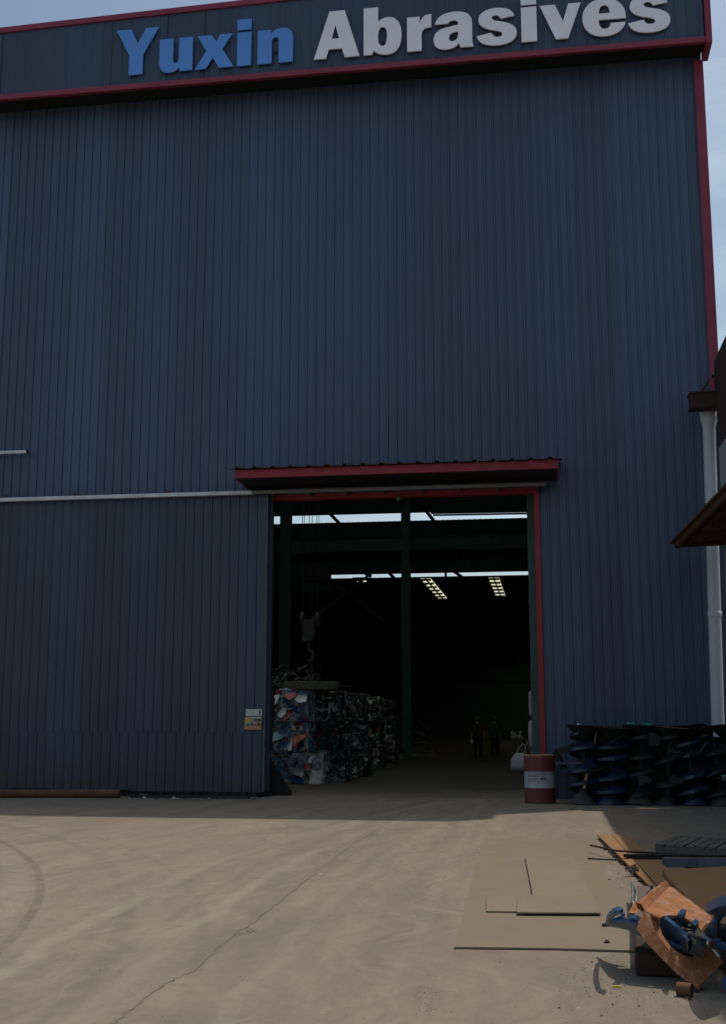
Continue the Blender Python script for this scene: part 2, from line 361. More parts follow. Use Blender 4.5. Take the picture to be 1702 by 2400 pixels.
# crack: jagged dirt-filled joint running toward the doorway
def ribbon(pts, w, z=.004, jit=.03, sub=12, seed=1):
    r = random.Random(seed); mb = MB(); vs = []
    fine = []
    for a, b in zip(pts[:-1], pts[1:]):
        for k in range(sub): fine.append(a.lerp(b, k/sub))
    fine.append(pts[-1])
    for i, p in enumerate(fine):
        d = (fine[min(i+1, len(fine)-1)]-fine[max(i-1, 0)]).normalized(); nrm = Vector((-d.y, d.x, 0))
        c = p+nrm*r.uniform(-jit, jit); ww = w*r.uniform(.25, 1.0)*(2.2 if r.random() < .10 else 1)
        if i in (0, len(fine)-1): ww = .002
        vs += [c-nrm*ww/2+Vector((0, 0, z)), c+nrm*ww/2+Vector((0, 0, z))]
    return mb.add(vs, [(2*i, 2*i+2, 2*i+3, 2*i+1)[::-1] for i in range(len(fine)-1)])
cr1 = ribbon([gnd(*p) for p in ((262, 2402), (300, 2372), (400, 2300), (454, 2277), (543, 2194), (598, 2160), (660, 2110), (748, 2038), (831, 1977), (892, 1939), (930, 1915), (985, 1875))], .011, seed=3, jit=.018)
pts2 = [gnd(*p) for p in ((545, 2192), (570, 2190), (598, 2178))]
cr1b = ribbon(pts2, .035, seed=5); cr1.add(cr1b.v, cr1b.f)
cr2 = ribbon([gnd(*p) for p in ((760, 1966), (800, 1968), (850, 1964))], .018, seed=8, jit=.06); cr1.add(cr2.v, cr2.f)
tag(cr1.build('crack', MAT['crack'], g))

# ------------------------------------------------------------------ warehouse
XR = 3.68; XL = -21.0; ZT = 17.6
wh = thing('warehouse', (-5, 0, 0), 'tall dark blue corrugated steel warehouse with red trim and an open doorway', 'warehouse')
oL = onY(640, 1165, 0).x; oR = onY(1258, 1400, 0).x; oZ = onY(950, 1164, 0).z
mb = MB()
PIT = .2; X0 = XL
def wall_piece(mb, xa, xb, z0, z1):
    ph = (X0-xa) % PIT - PIT if False else ((X0-xa) % PIT)
    mb.corr((xa, 0, z0), (1, 0, 0), (0, 0, 1), (0, -1, 0), xb-xa, z1-z0, PIT, .028, .054, .030, 0, phase=ph-PIT if ph > 0 else 0)
    mb.box((xa, .006, z0), (xb, .14, z1), 1)
wall_piece(mb, XL, oL, 0, ZT); wall_piece(mb, oL, oR, oZ, ZT); wall_piece(mb, oR, XR, 0, ZT)
mb.build('front_wall', [MAT['wall'], MAT['insidedk']], wh)
sw = MB()
for z_ in (3.1, 4.6, 7.6, 9.2, 10.5, 12.2, 13.8):
    k_ = XL+.1
    while k_ < XR-.2:
        if rnd.random() < .5 and not (oL-.1 < k_ < oR+.15 and z_ < oZ+1) and (k_ > oL or z_ > oZ+.4):
            a_ = z_+rnd.uniform(-.02, .02); sw.box((k_-.012, -.012, a_-.012), (k_+.012, -.001, a_+.012))
        k_ += PIT
sw.build('screws', MAT['galv'], wh)['kind'] = 'stuff'
# shell of the hall: near bay and the lower bay behind it, with the daylight gaps
YB = 30.0; YE = 86.0
zg1a = onY(900, 1222, YB).z; zg1b = onY(900, 1203, YB).z; zg2a = onY(1000, 1351, YB).z; zg2b = onY(1000, 1343, YB).z
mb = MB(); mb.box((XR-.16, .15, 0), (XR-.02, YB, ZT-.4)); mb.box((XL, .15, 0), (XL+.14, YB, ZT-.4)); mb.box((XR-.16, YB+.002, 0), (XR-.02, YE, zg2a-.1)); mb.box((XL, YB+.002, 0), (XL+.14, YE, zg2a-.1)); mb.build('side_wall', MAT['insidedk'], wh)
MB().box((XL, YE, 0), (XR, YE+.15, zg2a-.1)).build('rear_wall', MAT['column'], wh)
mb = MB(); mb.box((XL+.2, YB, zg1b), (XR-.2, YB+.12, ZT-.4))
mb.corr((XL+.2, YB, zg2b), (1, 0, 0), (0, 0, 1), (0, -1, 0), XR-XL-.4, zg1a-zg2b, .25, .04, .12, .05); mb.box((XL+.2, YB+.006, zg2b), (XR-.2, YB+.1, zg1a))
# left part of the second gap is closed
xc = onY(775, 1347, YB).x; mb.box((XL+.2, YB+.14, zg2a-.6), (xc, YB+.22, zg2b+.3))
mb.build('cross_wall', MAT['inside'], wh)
# far bay roof with translucent strips
zr = zg2a-.1
mb = MB(); sky_x = []
for pa, pb in (((826, 1357), (852, 1357)), ((984, 1356), (1010, 1356)), ((1144, 1354), (1170, 1354))):
    a = gnd(*pa, zr); b = gnd(*pb, zr); sky_x.append((a.x, b.x, a.y))
sky_x = sky_x+[(.9, 3.3, 44.0)]  # extra strip added out of view to light the far bay
edges = [XL]+[v for t in sky_x for v in t[:2]]+[XR]
y0r = YB-.06
for i in range(0, len(edges), 2): mb.box((edges[i], y0r, zr), (edges[i+1], YE, zr+.08))
lens = (1.5, 9.5, 9.0, 40)
for (xa, xb, ya), ln in zip(sky_x, lens):
    mb.box((xa, y0r, zr), (xb, ya, zr+.08)); mb.box((xa, ya+ln, zr), (xb, YE, zr+.08))
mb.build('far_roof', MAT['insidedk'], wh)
mt, nt, bs = newmat('translucent roof sheet'); q = NB(nt)
tr = q.n('ShaderNodeBsdfTranslucent'); tr.inputs[0].default_value = (.80, .79, .66, 1); q.l(tr.outputs[0], nt.nodes['Material Output'].inputs[0])
MAT['trans'] = mt
for (xa, xb, ya), ln in zip(sky_x, lens):
    sl = MB(); sl.box((xa, ya, zr+.03), (xb, ya+ln, zr+.04)); so = sl.build('skylight', MAT['trans'], wh)
    fr = MB(); xm = (xa+xb)/2
    fr.box((xm-.03, ya, zr-.03), (xm+.03, ya+ln, zr+.025)); k = 0
    while k*1.55 < ln: fr.box((xa, ya+k*1.55-.16, zr-.10), (xb, ya+k*1.55+.16, zr-.035)); k += 1
    fr.build('purlin', MAT['insidedk'], so)
rw, nt, bs = newmat('added translucent roof sheet'); q = NB(nt); tr = q.n('ShaderNodeBsdfTranslucent'); tr.inputs[0].default_value = (.95, .96, .93, 1); q.l(tr.outputs[0], nt.nodes['Material Output'].inputs[0]); MAT['trans_added'] = rw
strips = [(-14.5, -10.6), (-10.3, -3.7), (-3.4, -1.0)]; ys0, ys1 = .4, 9.5  # near roof strips, out of view, added to brighten the hall
ed_ = [XL]+[v for t in strips for v in t]+[XR-.02]
mb = MB()
for i in range(0, len(ed_), 2): mb.box((ed_[i], .15, ZT-.35), (ed_[i+1], YB, ZT-.25))
for xa, xb in strips: mb.box((xa, .15, ZT-.35), (xb, ys0, ZT-.25)); mb.box((xa, ys1, ZT-.35), (xb, YB, ZT-.25))
mb.build('roof', MAT['insidedk'], wh)
for xa, xb in strips: MB().box((xa, ys0, ZT-.31), (xb, ys1, ZT-.30)).build('skylight', MAT['trans_added'], wh)  # added unseen sheets that let light into the near bay
# columns, girder and cross bracing at the back of the near bay
def hcol(mb, x, y, z0, z1, w=.42, d=.4, t=.03):
    mb.box((x-w/2, y-d/2, z0), (x+w/2, y-d/2+t, z1)); mb.box((x-w/2, y+d/2-t, z0), (x+w/2, y+d/2, z1)); mb.box((x-t/2, y-d/2+t, z0), (x+t/2, y+d/2-t, z1))
for px in ((669, 1400), (953, 1500)):
    x = onY(*px, YB-1).x; mb = MB(); hcol(mb, x, YB-1, 0, ZT-.5, .40 if px[0] > 700 else .50); mb.box((x-.3, YB-1.3, 0), (x+.3, YB-.7, .03)); mb.build('column', MAT['column'], wh)
xx = onY(1249, 1500, .9).x; mb = MB(); hcol(mb, xx+.05, .9, 0, ZT-.6, .22, .34); mb.build('column', MAT['column'], wh)
xx = onY(652, 1500, .6).x
zga = onY(900, 1291, YB-.6).z; zgb = onY(900, 1262, YB-.6).z
mb = MB(); mb.box((XL+.3, YB-.72, zga), (XR-.3, YB-.66, zgb)); mb.box((XL+.3, YB-.85, zgb+.002), (XR-.3, YB-.5, zgb+.04)); mb.box((XL+.3, YB-.85, zga-.04), (XR-.3, YB-.5, zga-.002))
mb.build('crane_girder', MAT['column'], wh)
mb = MB()
for a, b in (((686, 1291), (900, 1455)), ((730, 1452), (940, 1290))): mb.bar(onY(*a, YB-.3), onY(*b, YB-.3), .07, .12)
for a, b in (((750, 1180), (795, 1226)), ((985, 1180), (1018, 1222))): mb.bar(onY(*a, YB-.2), onY(*b, YB-.2), .12, .16)
mb.bar(onY(1010, 1202, YB-.25), onY(1236, 1198, YB-.25), .1, .1); mb.bar(onY(1015, 1207.5, YB-.35), onY(1240, 1203.5, YB-.35), .1, .07)
for a, b in (((840, 1335), (870, 1352)), ((905, 1335), (925, 1356)), ((1058, 1335), (1085, 1354)), ((1045, 1330), (1045, 1360))): mb.bar(onY(*a, YB+.05), onY(*b, YB-.05), .1, .14)
mb.build('brace', MAT['inside'], wh)
mb = MB()
for py in (1440, 1475, 1520, 1560, 1600): z = onY(900, py, YE-1).z; mb.box((XL+.2, YE-.3, z), (XR-.2, YE-.02, z+.12))
mb.build('wall_rail', MAT['inside'], wh)

# fascia panel carrying the lettering
FY = -.74
fzb = onY(400, 203, FY).z; fzt0 = onY(0, 67, FY); fzt1 = onY(587, 0, FY)
slope = (fzt1.z-fzt0.z)/(fzt1.x-fzt0.x)
def ftop(x): return fzt0.z+(x-fzt0.x)*slope
FXR = onY(1648, 40, FY).x; TW = .135
fa = MB()
fa.corr((XL, FY, fzb+TW), (1, 0, 0), (0, 0, 1), (0, -1, 0), FXR-XL, 1, .235, .012, .045, .02, 0, vend=lambda t: ftop(XL+t)-.10-fzb-TW)
def slab(mb, xa, xb, ya, yb, za, zb0, zb1, mi=0):          # box with sloping top
    vs = [(xa, ya, za), (xb, ya, za), (xb, yb, za), (xa, yb, za), (xa, ya, zb0), (xb, ya, zb1), (xb, yb, zb1), (xa, yb, zb0)]
    mb.add(vs, [(0,3,2,1),(4,5,6,7),(0,1,5,4),(1,2,6,5),(2,3,7,6),(3,0,4,7)], mi)
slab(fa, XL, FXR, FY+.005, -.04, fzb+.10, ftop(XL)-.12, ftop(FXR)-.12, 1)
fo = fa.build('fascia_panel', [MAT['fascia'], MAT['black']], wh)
for px in (5, 262, 392, 480):
    x = onY(px, 130, FY).x; MB().box((x-.006, FY-.016, fzb+TW), (x+.006, FY-.002, ftop(x)-.11)).build('panel_seam', MAT['black'], fo)
tm = MB(); tm.box((XL, FY-.045, fzb), (FXR+.02, FY+.06, fzb+TW-.003))
vs = []
for x in (XL, FXR+.02):
    t = ftop(x); vs += [(x, FY-.05, t-.14), (x, FY-.05, t), (x, -.03, t), (x, -.03, t-.14)]
tm.add(vs, [(0, 4, 5, 1), (1, 5, 6, 2), (2, 6, 7, 3), (3, 7, 4, 0), (0, 1, 2, 3), (7, 6, 5, 4)])
slab(tm, FXR-.02+.045, FXR+.16, FY-.06, -.03, fzb-.03, ftop(FXR)+.03, ftop(FXR)+.03)
bevel(tm.build('trim', MAT['red'], fo), .012)
# corner trim
tz0 = onY(1690, 950, 0).z
ct = MB(); ct.box((XR-.17, -.075, tz0), (XR+.03, -.032, fzb-.01)); ct.box((XR-.005, -.03, tz0), (XR+.03, .3, fzb-.01))
bevel(ct.build('corner_trim', MAT['red'], wh), .008)
# door frame
jw = .105
fr = MB(); fr.box((oL, -.06, oZ), (oR+jw, -.033, oZ+jw)); fr.box((oL+.0, -.059, oZ-.006), (oR+jw, .16, oZ-.001)); fr.box((oR+.001, -.06, 0), (oR+jw, -.033, oZ-.008)); fr.box((oR-.01, -.058, .0), (oR, .17, oZ-.008))
bevel(fr.build('door_frame', MAT['redjamb'], wh), .006)
# canopy above the doorway
cyo = -1.22
cz = onY(594, 1149, 0).z; cxl = onY(594, 1149, 0).x-.02; cxr = onY(1283, 1134, 0).x+.05
fl = onY(550, 1102, cyo); frr = onY(1309, 1079, cyo); fzl = onY(551, 1121, cyo).z
cn = thing('canopy', (-2.8, 0, cz), None, None); cn.name = 'canopy'; setparent(cn, wh)
def put(mb, name, mat, parent): return mb.build(name, mat, parent)
cf = MB(); cf.box((fl.x, cyo, fzl), (frr.x, cyo+.04, fl.z)); 
for xa in (fl.x, frr.x-.04): cf.add([(xa, cyo+.042, fzl), (xa+.04, cyo+.042, fzl), (xa+.04, -.04, cz), (xa, -.04, cz), (xa, cyo+.042, fl.z), (xa+.04, cyo+.042, fl.z), (xa+.04, -.04, fl.z+.25), (xa, -.04, fl.z+.25)],
    [(0,3,2,1),(4,5,6,7),(0,1,5,4),(1,2,6,5),(2,3,7,6),(3,0,4,7)])
put(cf, 'canopy_fascia', MAT['redjamb'], cn)
cs = MB(); cs.box((fl.x+.05, cyo+.045, cz+.004), (frr.x-.05, -.04, cz+.02)); put(cs, 'soffit', MAT['black'], cn)
rs = MB(); sl_ = Vector((0, 1.3, .24)).normalized()
rs.corr((fl.x-.12, cyo-.10, fl.z+.012), (1, 0, 0), sl_, Vector((0, -sl_.z, sl_.y)), frr.x-fl.x+.2, 1.28, .38, .035, .12, .05)
solid(put(rs, 'canopy_roof', MAT['rust'], cn), .012)
lm = MB(); c = onY(935, 1167, -.1); lm.lathe([(.001, .09), (.05, .09), (.055, .03), (.03, -.01), (.001, -.02)], (c.x, -.13, c.z-.06), 12); put(lm, 'door_lamp', MAT['dkgrey'], wh)

# ------------------------------------------------------------------ sliding door on its rail
DY = -.34
d0 = onY(621, 1500, DY).x; dzt = onY(300, 1165, DY).z; dzb = onY(603, 1857, DY).z; dseam = onY(300, 1715, DY).z
dr = thing('sliding_door', (-8, DY, 0), 'dark blue corrugated sliding door panel hanging left of the open doorway', 'door')
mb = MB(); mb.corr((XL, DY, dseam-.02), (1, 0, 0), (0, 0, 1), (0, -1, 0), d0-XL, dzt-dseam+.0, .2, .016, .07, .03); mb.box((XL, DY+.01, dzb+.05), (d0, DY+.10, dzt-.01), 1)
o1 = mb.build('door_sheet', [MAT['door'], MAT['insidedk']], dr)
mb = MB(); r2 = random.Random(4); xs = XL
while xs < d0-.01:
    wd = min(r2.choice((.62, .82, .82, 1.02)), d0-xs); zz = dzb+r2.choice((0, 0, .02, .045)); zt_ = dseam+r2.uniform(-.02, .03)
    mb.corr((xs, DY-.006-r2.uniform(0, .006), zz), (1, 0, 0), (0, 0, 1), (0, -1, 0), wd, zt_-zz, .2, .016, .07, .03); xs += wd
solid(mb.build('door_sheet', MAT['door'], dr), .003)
mb = MB(); mb.box((d0+.002, DY-.035, dzb+.02), (d0+.035, DY+.10, dzt)); mb.build('edge_strip', MAT['dkgrey'], dr)
mb = MB()
for k in range(int((d0-XL)/.2)):
    for z in (onY(300, 1350, DY).z, onY(300, 1530, DY).z, dseam-.06, 1.02):
        if r2.random() < .45:
            x = XL+k*.2+.2+r2.uniform(-.02, .02); z_ = z+r2.uniform(-.015, .015); mb.box((x-.008, DY-.019, z_-.008), (x+.008, DY-.004, z_+.008))
mb.build('screws', MAT['dkgrey'], dr)['kind'] = 'stuff'
# rail with its hangers
ra = onY(-60, 1173, -.5); rb_ = onY(1281, 1137, -.5); RZ = onY(300, 1163, -.5).z
rl = thing('door_rail', (-6, -.5, RZ), 'white horizontal rail carrying the sliding door across the wall', 'rail')
rm = onY(592, 1150, -.5).x; mb = MB(); mb.box((ra.x-3, -.53, RZ-.042), (rm, -.44, RZ+.042)); bevel(mb.build('rail_bar', MAT['rail'], rl), .012)
mb = MB(); mb.box((rm+.003, -.52, RZ-.036), (rb_.x, -.44, RZ+.036)); bevel(mb.build('rail_bar', MAT['steel'], rl), .012)  # grey stretch with the canopy's shade put into its colour
for k_ in range(8): x_ = rm+.4+k_*(rb_.x-rm-.6)/7; MB().box((x_-.03, -.44, RZ-.05), (x_+.03, -.07, RZ+.05)).build('wall_bracket', MAT['dkgrey'], rl)
for px in (10, 177, 390):
    c = onY(px, 1160, -.5); mb = MB(); mb.box((c.x-.05, -.50, RZ+.044), (c.x+.05, -.30, RZ+.075)); mb.bar((c.x+.02, -.46, RZ+.05), (c.x-.045, -.46, RZ+.12), .03, .035); mb.bar((c.x-.02, -.46, RZ+.05), (c.x+.07, -.46, RZ+.10), .03, .03)
    mb.build('hanger', MAT['rust'], rl)
ua = onY(-50, 1063, -.22); ub = onY(63, 1059, -.22)
pr = thing('wall_rail', (ua.x, -.22, ua.z), 'short pale rail end fixed high on the wall at the left edge', 'rail')
mb = MB(); mb.box((ua.x-3, -.26, ub.z-.035), (ub.x, -.18, ub.z+.035)); bevel(mb.build('rail_bar', MAT['rail'], pr), .01)
mb = MB(); mb.box((ub.x-.0, -.262, ub.z-.04), (ub.x+.03, -.178, ub.z+.04)); mb.build('end_cap', MAT['black'], pr); MB().box((ub.x-.9, -.18, ub.z-.02), (ub.x-.85, -.03, ub.z+.02)).build('bracket', MAT['black'], pr)

# safety notice on the door
def text_mesh(body, size, bold=0, extrude=.002):
    cu = bpy.data.curves.new('t', 'FONT'); cu.body = body; cu.size = size; cu.extrude = extrude; cu.offset = bold; cu.align_x = 'LEFT'
    o = bpy.data.objects.new('t', cu); COL.objects.link(o)
    bpy.context.view_layer.update()
    me = bpy.data.meshes.new_from_object(o.evaluated_get(bpy.context.evaluated_depsgraph_get()))
    bpy.data.objects.remove(o); bpy.data.curves.remove(cu); return me
SY = DY-.05
def P2(x, y): p = onY(x, y, SY); return p.x, p.z
ns = thing('notice_sign', onY(594, 1690, SY), 'small cream and orange notice sign with black writing on the sliding door', 'sign')
x0, z1 = P2(576, 1662); x1, z0 = P2(614, 1678); mb = MB(); mb.box((x0, SY, z0), (x1, SY+.008, z1)); up = mb.build('upper_plate', MAT['signw'], ns)
mb = MB(); mb.box((x1-.06, SY-.004, z0+.03), (x1-.025, SY-.001, z1-.03)); mb.build('mark', MAT['redink'], up)
x0, z1 = P2(574.5, 1680); x1, z0 = P2(613, 1710.5); zm = P2(590, 1699)[1]
mb = MB(); mb.box((x0, SY-.003, zm), (x1, SY+.008, z1)); lp = mb.build('lower_plate', MAT['signc'], ns)
mb = MB(); mb.box((x0-.005, SY-.004, z0), (x1, SY+.008, zm-.001)); mb.box((x0-.012, SY-.005, z0), (x0+.018, SY-.0035, z1)); mb.build('border', MAT['signo'], ns)
cw = (x1-x0)
for i, tx in enumerate(('工场重地', '闲人免进')):
    me = text_mesh(tx, .071, .002); o = bpy.data.objects.new('lettering', me); me.materials.append(MAT['ink']); COL.objects.link(o)
    o.rotation_euler = (math.pi/2, 0, 0); o.location = (x0+cw*.33, SY-.006, z1-.035-.06-i*.08); wl = Vector(o.location); o.parent = ns; o.location = wl-Vector(ns.location)
    mb = MB(); c = Vector((x0+cw*.2, SY-.005, z1-.075-i*.082)); ring = [c+Vector((math.cos(t)*.035, 0, math.sin(t)*.035)) for t in [2*math.pi*k/16 for k in range(16)]]
    mb.poly(ring, (0, -1, 0), .002); mb.build('symbol', MAT['yellow' if i == 0 else 'green'], ns)
me = text_mesh('注意安全禁止', .05, .001); o = bpy.data.objects.new('lettering', me); me.materials.append(MAT['signc']); COL.objects.link(o); o.rotation_euler = (math.pi/2, 0, 0)
o.location = Vector((x0+cw*.05, SY-.007, z0+.03))-Vector(ns.location); o.parent = ns

# ------------------------------------------------------------------ company lettering
GL = {
 'Y': ([[(0,100),(32,100),(47,68),(64,100),(91,100),(59,43),(59,0),(29,0),(29,43)]], 91),
 'u': ([[(0,72),(30,72),(30,28),(30,18,0),(36,18),(42,18,0),(43,30),(43,72),(73,72),(73,0),(45,0),(45,9),(38,-2,0),(21,-2),(0,-2,0),(0,23)]], 73),
 'x': ([[(4,72),(35,72),(47,57),(54,72),(82,72),(60,40),(86,0),(53,0),(39,23),(24,0),(0,0),(24,38)]], 86),
 'i': ([[(0,0),(0,72),(31,72),(31,0)],[(0,77),(0,100),(31,100),(31,77)]], 31),
 'n': ([[(0,72),(29,72),(29,63),(37,74,0),(53,74),(77,74,0),(77,50),(77,0),(46,0),(46,47),(46,55,0),(39,55),(31,55,0),(31,45),(31,0),(0,0)]], 77),
 'A': ([[(0,0),(33,100),(66,100),(98,0),(66,0),(60,19),(32,19),(26,0)],[(46,70),(54,41),(38,41)]], 98),
 'b': ([[(0,100),(31,100),(31,68),(38,77,0),(54,77),(66,77,0),(74,66),(81,55,0),(81,38),(81,20,0),(73,9),(65,-2,0),(50,-2),(32,-2,0),(22,8),(18,0),(0,0)],[(31,40),(31,57,0),(41,57),(50,57,0),(50,38),(50,17,0),(41,17),(31,17,0),(31,34)]], 81),
 'r': ([[(0,72),(27,72),(27,58),(33,75,0),(46,75),(52,75),(52,48),(48,48),(31,48,0),(31,33),(31,0),(0,0)]], 52),
 'a': ([[(3,52),(6,64,0),(17,70),(28,76,0),(46,76),(83,76,0),(83,50),(83,15),(83,6,0),(86,0),(57,0),(55,9),(44,-2,0),(28,-2),(0,-2,0),(0,20),(0,42,0),(35,45),(53,48),(53,51),(53,58,0),(43,58),(33,58,0),(32,52)],[(53,34),(33,33,0),(33,22),(33,14,0),(40,14),(53,15,0),(53,30)]], 86),
 's': ([[(0,20),(30,25),(33,15,0),(43,15),(52,15,0),(52,21),(52,26,0),(38,29),(20,33,0),(12,39),(4,45,0),(4,54),(4,64,0),(14,70),(24,76,0),(40,76),(72,76,0),(77,57),(49,53),(46,61,0),(39,61),(31,61,0),(31,56),(31,51,0),(44,48),(64,44,0),(72,38),(81,32,0),(81,22),(81,11,0),(70,4),(59,-2,0),(42,-2),(5,-2,0)]], 81),
 'v': ([[(0,72),(32,72),(48,36),(60,72),(86,72),(58,0),(32,0)]], 86),
 'e': ([[(88,32),(33,32),(33,13,0),(45,13),(56,13,0),(57,24),(87,24),(85,13,0),(73,5),(61,-2,0),(44,-2),(24,-2,0),(12,9),(0,20,0),(0,37),(0,54,0),(12,65),(24,76,0),(44,76),(64,76,0),(76,65),(88,54,0),(88,37)],[(34,45),(56,45),(56,62,0),(45,62),(34,62,0)]], 88),
}
def flat(c, n=7):
    out = []; k = len(c)
    for i in range(k):
        p = c[i]
        if len(p) == 3:
            a = c[i-1]; b = c[(i+1) % k]
            for j in range(1, n): t = j/n; out.append(((1-t)**2*a[0]+2*t*(1-t)*p[0]+t*t*b[0], (1-t)**2*a[1]+2*t*(1-t)*p[1]+t*t*b[1]))
        else: out.append((p[0], p[1]))
    return out
LY = FY-.035
def glyph(ch, sc, mat, parent, x, z, wsc=1.0):
    cu = bpy.data.curves.new('g', 'CURVE'); cu.dimensions = '2D'; cu.fill_mode = 'BOTH'; cu.extrude = .018; cu.bevel_depth = 0
    for c in GL[ch][0]:
        pts = flat(c); sp = cu.splines.new('POLY'); sp.points.add(len(pts)-1); sp.use_cyclic_u = True
        for pnt, (a, b) in zip(sp.points, pts): pnt.co = (a*sc*wsc, b*sc, 0, 1)
    o = bpy.data.objects.new('g', cu); COL.objects.link(o); bpy.context.view_layer.update()
    me = bpy.data.meshes.new_from_object(o.evaluated_get(bpy.context.evaluated_depsgraph_get()))
    bpy.data.objects.remove(o); bpy.data.curves.remove(cu)
    me.name = 'letter'; me.materials.clear(); me.materials.append(mat)
    ob = bpy.data.objects.new('letter', me); COL.objects.link(ob); ob.rotation_euler = (math.pi/2, 0, 0)
    ob.parent = parent; ob.location = Vector((x, LY-.035, z))-Vector(parent.location); return ob
base = onY(303, 174.5, LY-.08); topc = onY(322, 66, LY-.08)
sc = (topc.z-base.z)/100
sgn = thing('company_sign', (base.x, LY, base.z), 'large raised blue and white lettering across the top fascia of the warehouse', 'sign')
lay = [('Y', 272, 370, 100), ('u', 373, 450.5, 130), ('x', 457, 547.5, 130), ('i', 555, 588, 120), ('n', 603, 686, 120), ('A', 735.5, 842.5, 100), ('b', 852, 941, 90), ('r', 954, 1011, 80), ('a', 1016, 1110, 75),
       ('s', 1117, 1211, 60), ('i', 1221.5, 1258, 50), ('v', 1266, 1362, 40), ('e', 1365, 1467, 35), ('s', 1472, 1571, 30)]
for ch, pa, pb, py in lay:
    a = onY(pa, py, LY-.08).x; b = onY(pb, py, LY-.08).x
    glyph(ch, sc, MAT['blue'] if pa < 700 else MAT['white'], sgn, a, base.z, (b-a)/(GL[ch][1]*sc))
for ch, pa, pb, py in lay:
    xm = onY((pa+pb)/2, py, LY-.08).x; MB().box((xm-.02, LY-.021, base.z+.45*sc*100*.5), (xm+.02, FY+.004, base.z+.55*sc*100*.5)).build('standoff', MAT['black'], sgn)

# ------------------------------------------------------------------ right-hand side building
rbld = thing('side_building', (6, -6, 0), 'low pale walled building on the right with dark corrugated roof and rusty canopy', 'building')
eA = onY(1657, 888, -.7); eB = onY(1702, 828, -3.2)
RX = onY(1689, 1100, -.9).x
mb = MB(); mb.corr((RX, -.9, 0), (0, -1, 0), (0, 0, 1), (-1, 0, 0), 24, 6.9, .25, .03, .09, .04); mb.box((RX+.006, -24.9, 0), (RX+5, -.9, 6.9)); mb.build('wall', MAT['palewall'], rbld)
MB().box((RX-.02, -24.9, 6.902), (RX+5, -.9, eA.z+.3)).build('upper_wall', MAT['dkrust'], rbld)
ed = (eB-eA).normalized()
eE = eA+ed*14.0; eE.z = eA.z+.0
ed = Vector((.055, -1, 0)).normalized(); eA = eA+Vector((.09, 0, 0))
rs = MB(); vdir = Vector((.87, 0, .42)).normalized(); nn = ed.cross(vdir).normalized()
if nn.z < 0: nn = -nn
rs.corr(eA, ed, vdir, nn, 24, 4.2, .3, .05, .16, .08); solid(rs.build('roof', MAT['black'], rbld), .02)
mb = MB(); b0 = onY(1616, 942, -.75); hh = (onY(1616, 925, -.75).z-onY(1616, 960, -.75).z)
mb.box((b0.x, -.95, b0.z-hh/2), (RX+.3, -.60, b0.z+hh/2-.03)); mb.box((b0.x-.02, -.97, b0.z+hh/2-.03), (RX+.3, -.58, b0.z+hh/2)); mb.box((b0.x-.02, -.97, b0.z-hh/2-.02), (RX+.3, -.58, b0.z-hh/2-.001))
mb.bar(b0+Vector((.22, .1, hh/2)), b0+Vector((.42, .1, hh/2+.3)), .05, .05)
mb.build('eave_beam', MAT['dkrust'], rbld)
ge = MB(); zb_ = b0.z+hh/2+.002; e0 = eA+Vector((.05, -.06, -.02)); ge.poly([e0, e0+vdir*3.6, Vector(((e0+vdir*3.6).x, e0.y, zb_)), Vector((e0.x, e0.y, zb_))], (0, -1, 0), .04); ge.build('gable', MAT['black'], rbld)
ed = Vector((.038, -1, 0)).normalized()
cA = onY(1570, 1278, -1.0); cw2 = RX-cA.x
cnp = bpy.data.objects.new('canopy', None); COL.objects.link(cnp); cnp.location = cA; setparent(cnp, rbld)
vd = Vector((cw2, 0, cw2*.03)).normalized(); n2 = ed.cross(vd).normalized(); n2 = n2 if n2.z > 0 else -n2
cs = MB(); cs.corr(cA+Vector((0, 0, .03)), ed, vd, n2, 22, cw2/vd.x, .22, .035, .10, .05); solid(cs.build('canopy_roof', MAT['rust'], cnp), .012)
cb = MB(); cb.bar(cA+ed*.12+Vector((.10, 0, -.02)), cA+ed*21.9+Vector((.10, 0, -.02)), .06, .12); 
for k in range(17): p = cA+ed*(.15+k*1.3)+Vector((.12, 0, -.02)); cb.bar(p, p+vd*(cw2/vd.x-.15), .05, .10)
for k in range(5): p = cA+vd*(.3+k*.33)+ed*.1+Vector((0, 0, -.01)); cb.bar(p, p+ed*21.7, .03, .04)
cb.build('canopy_frame', MAT['rust'], cnp)
# white downpipe
dpx = onY(1655, 1000, -.45).x; dpb = onY(1674, 1690, -.45).x; dx = (onY(1672, 1350, -.45).x)-.085
zf = onY(1655, 962, -.45).z
dp = thing('downpipe', (dx, -.45, 0), 'thick white plastic downpipe standing at the right corner of the warehouse', 'pipe')
R_ = .125
mb = MB(); mb.lathe([(R_, 0), (R_, zf-.35)], (dx, -.45, 0), 28); mb.build('pipe', MAT['pvc'], dp)
mb = MB(); mb.lathe([(R_+.002, 0), (R_+.014, .01), (R_+.014, .12), (R_+.002, .13)], (dx, -.45, onY(1665, 1448, -.45).z), 28); mb.build('joint_collar', MAT['pvc'], dp)
dp.rotation_euler = (0, .020, 0)
mb = MB(); mb.lathe([(R_+.006, zf-.36), (R_+.012, zf-.30), (R_+.05, zf-.20), (R_+.055, zf), (R_+.03, zf), (.02, zf-.2)], (dx, -.45, 0), 28); mb.build('funnel', MAT['pvc'], dp)

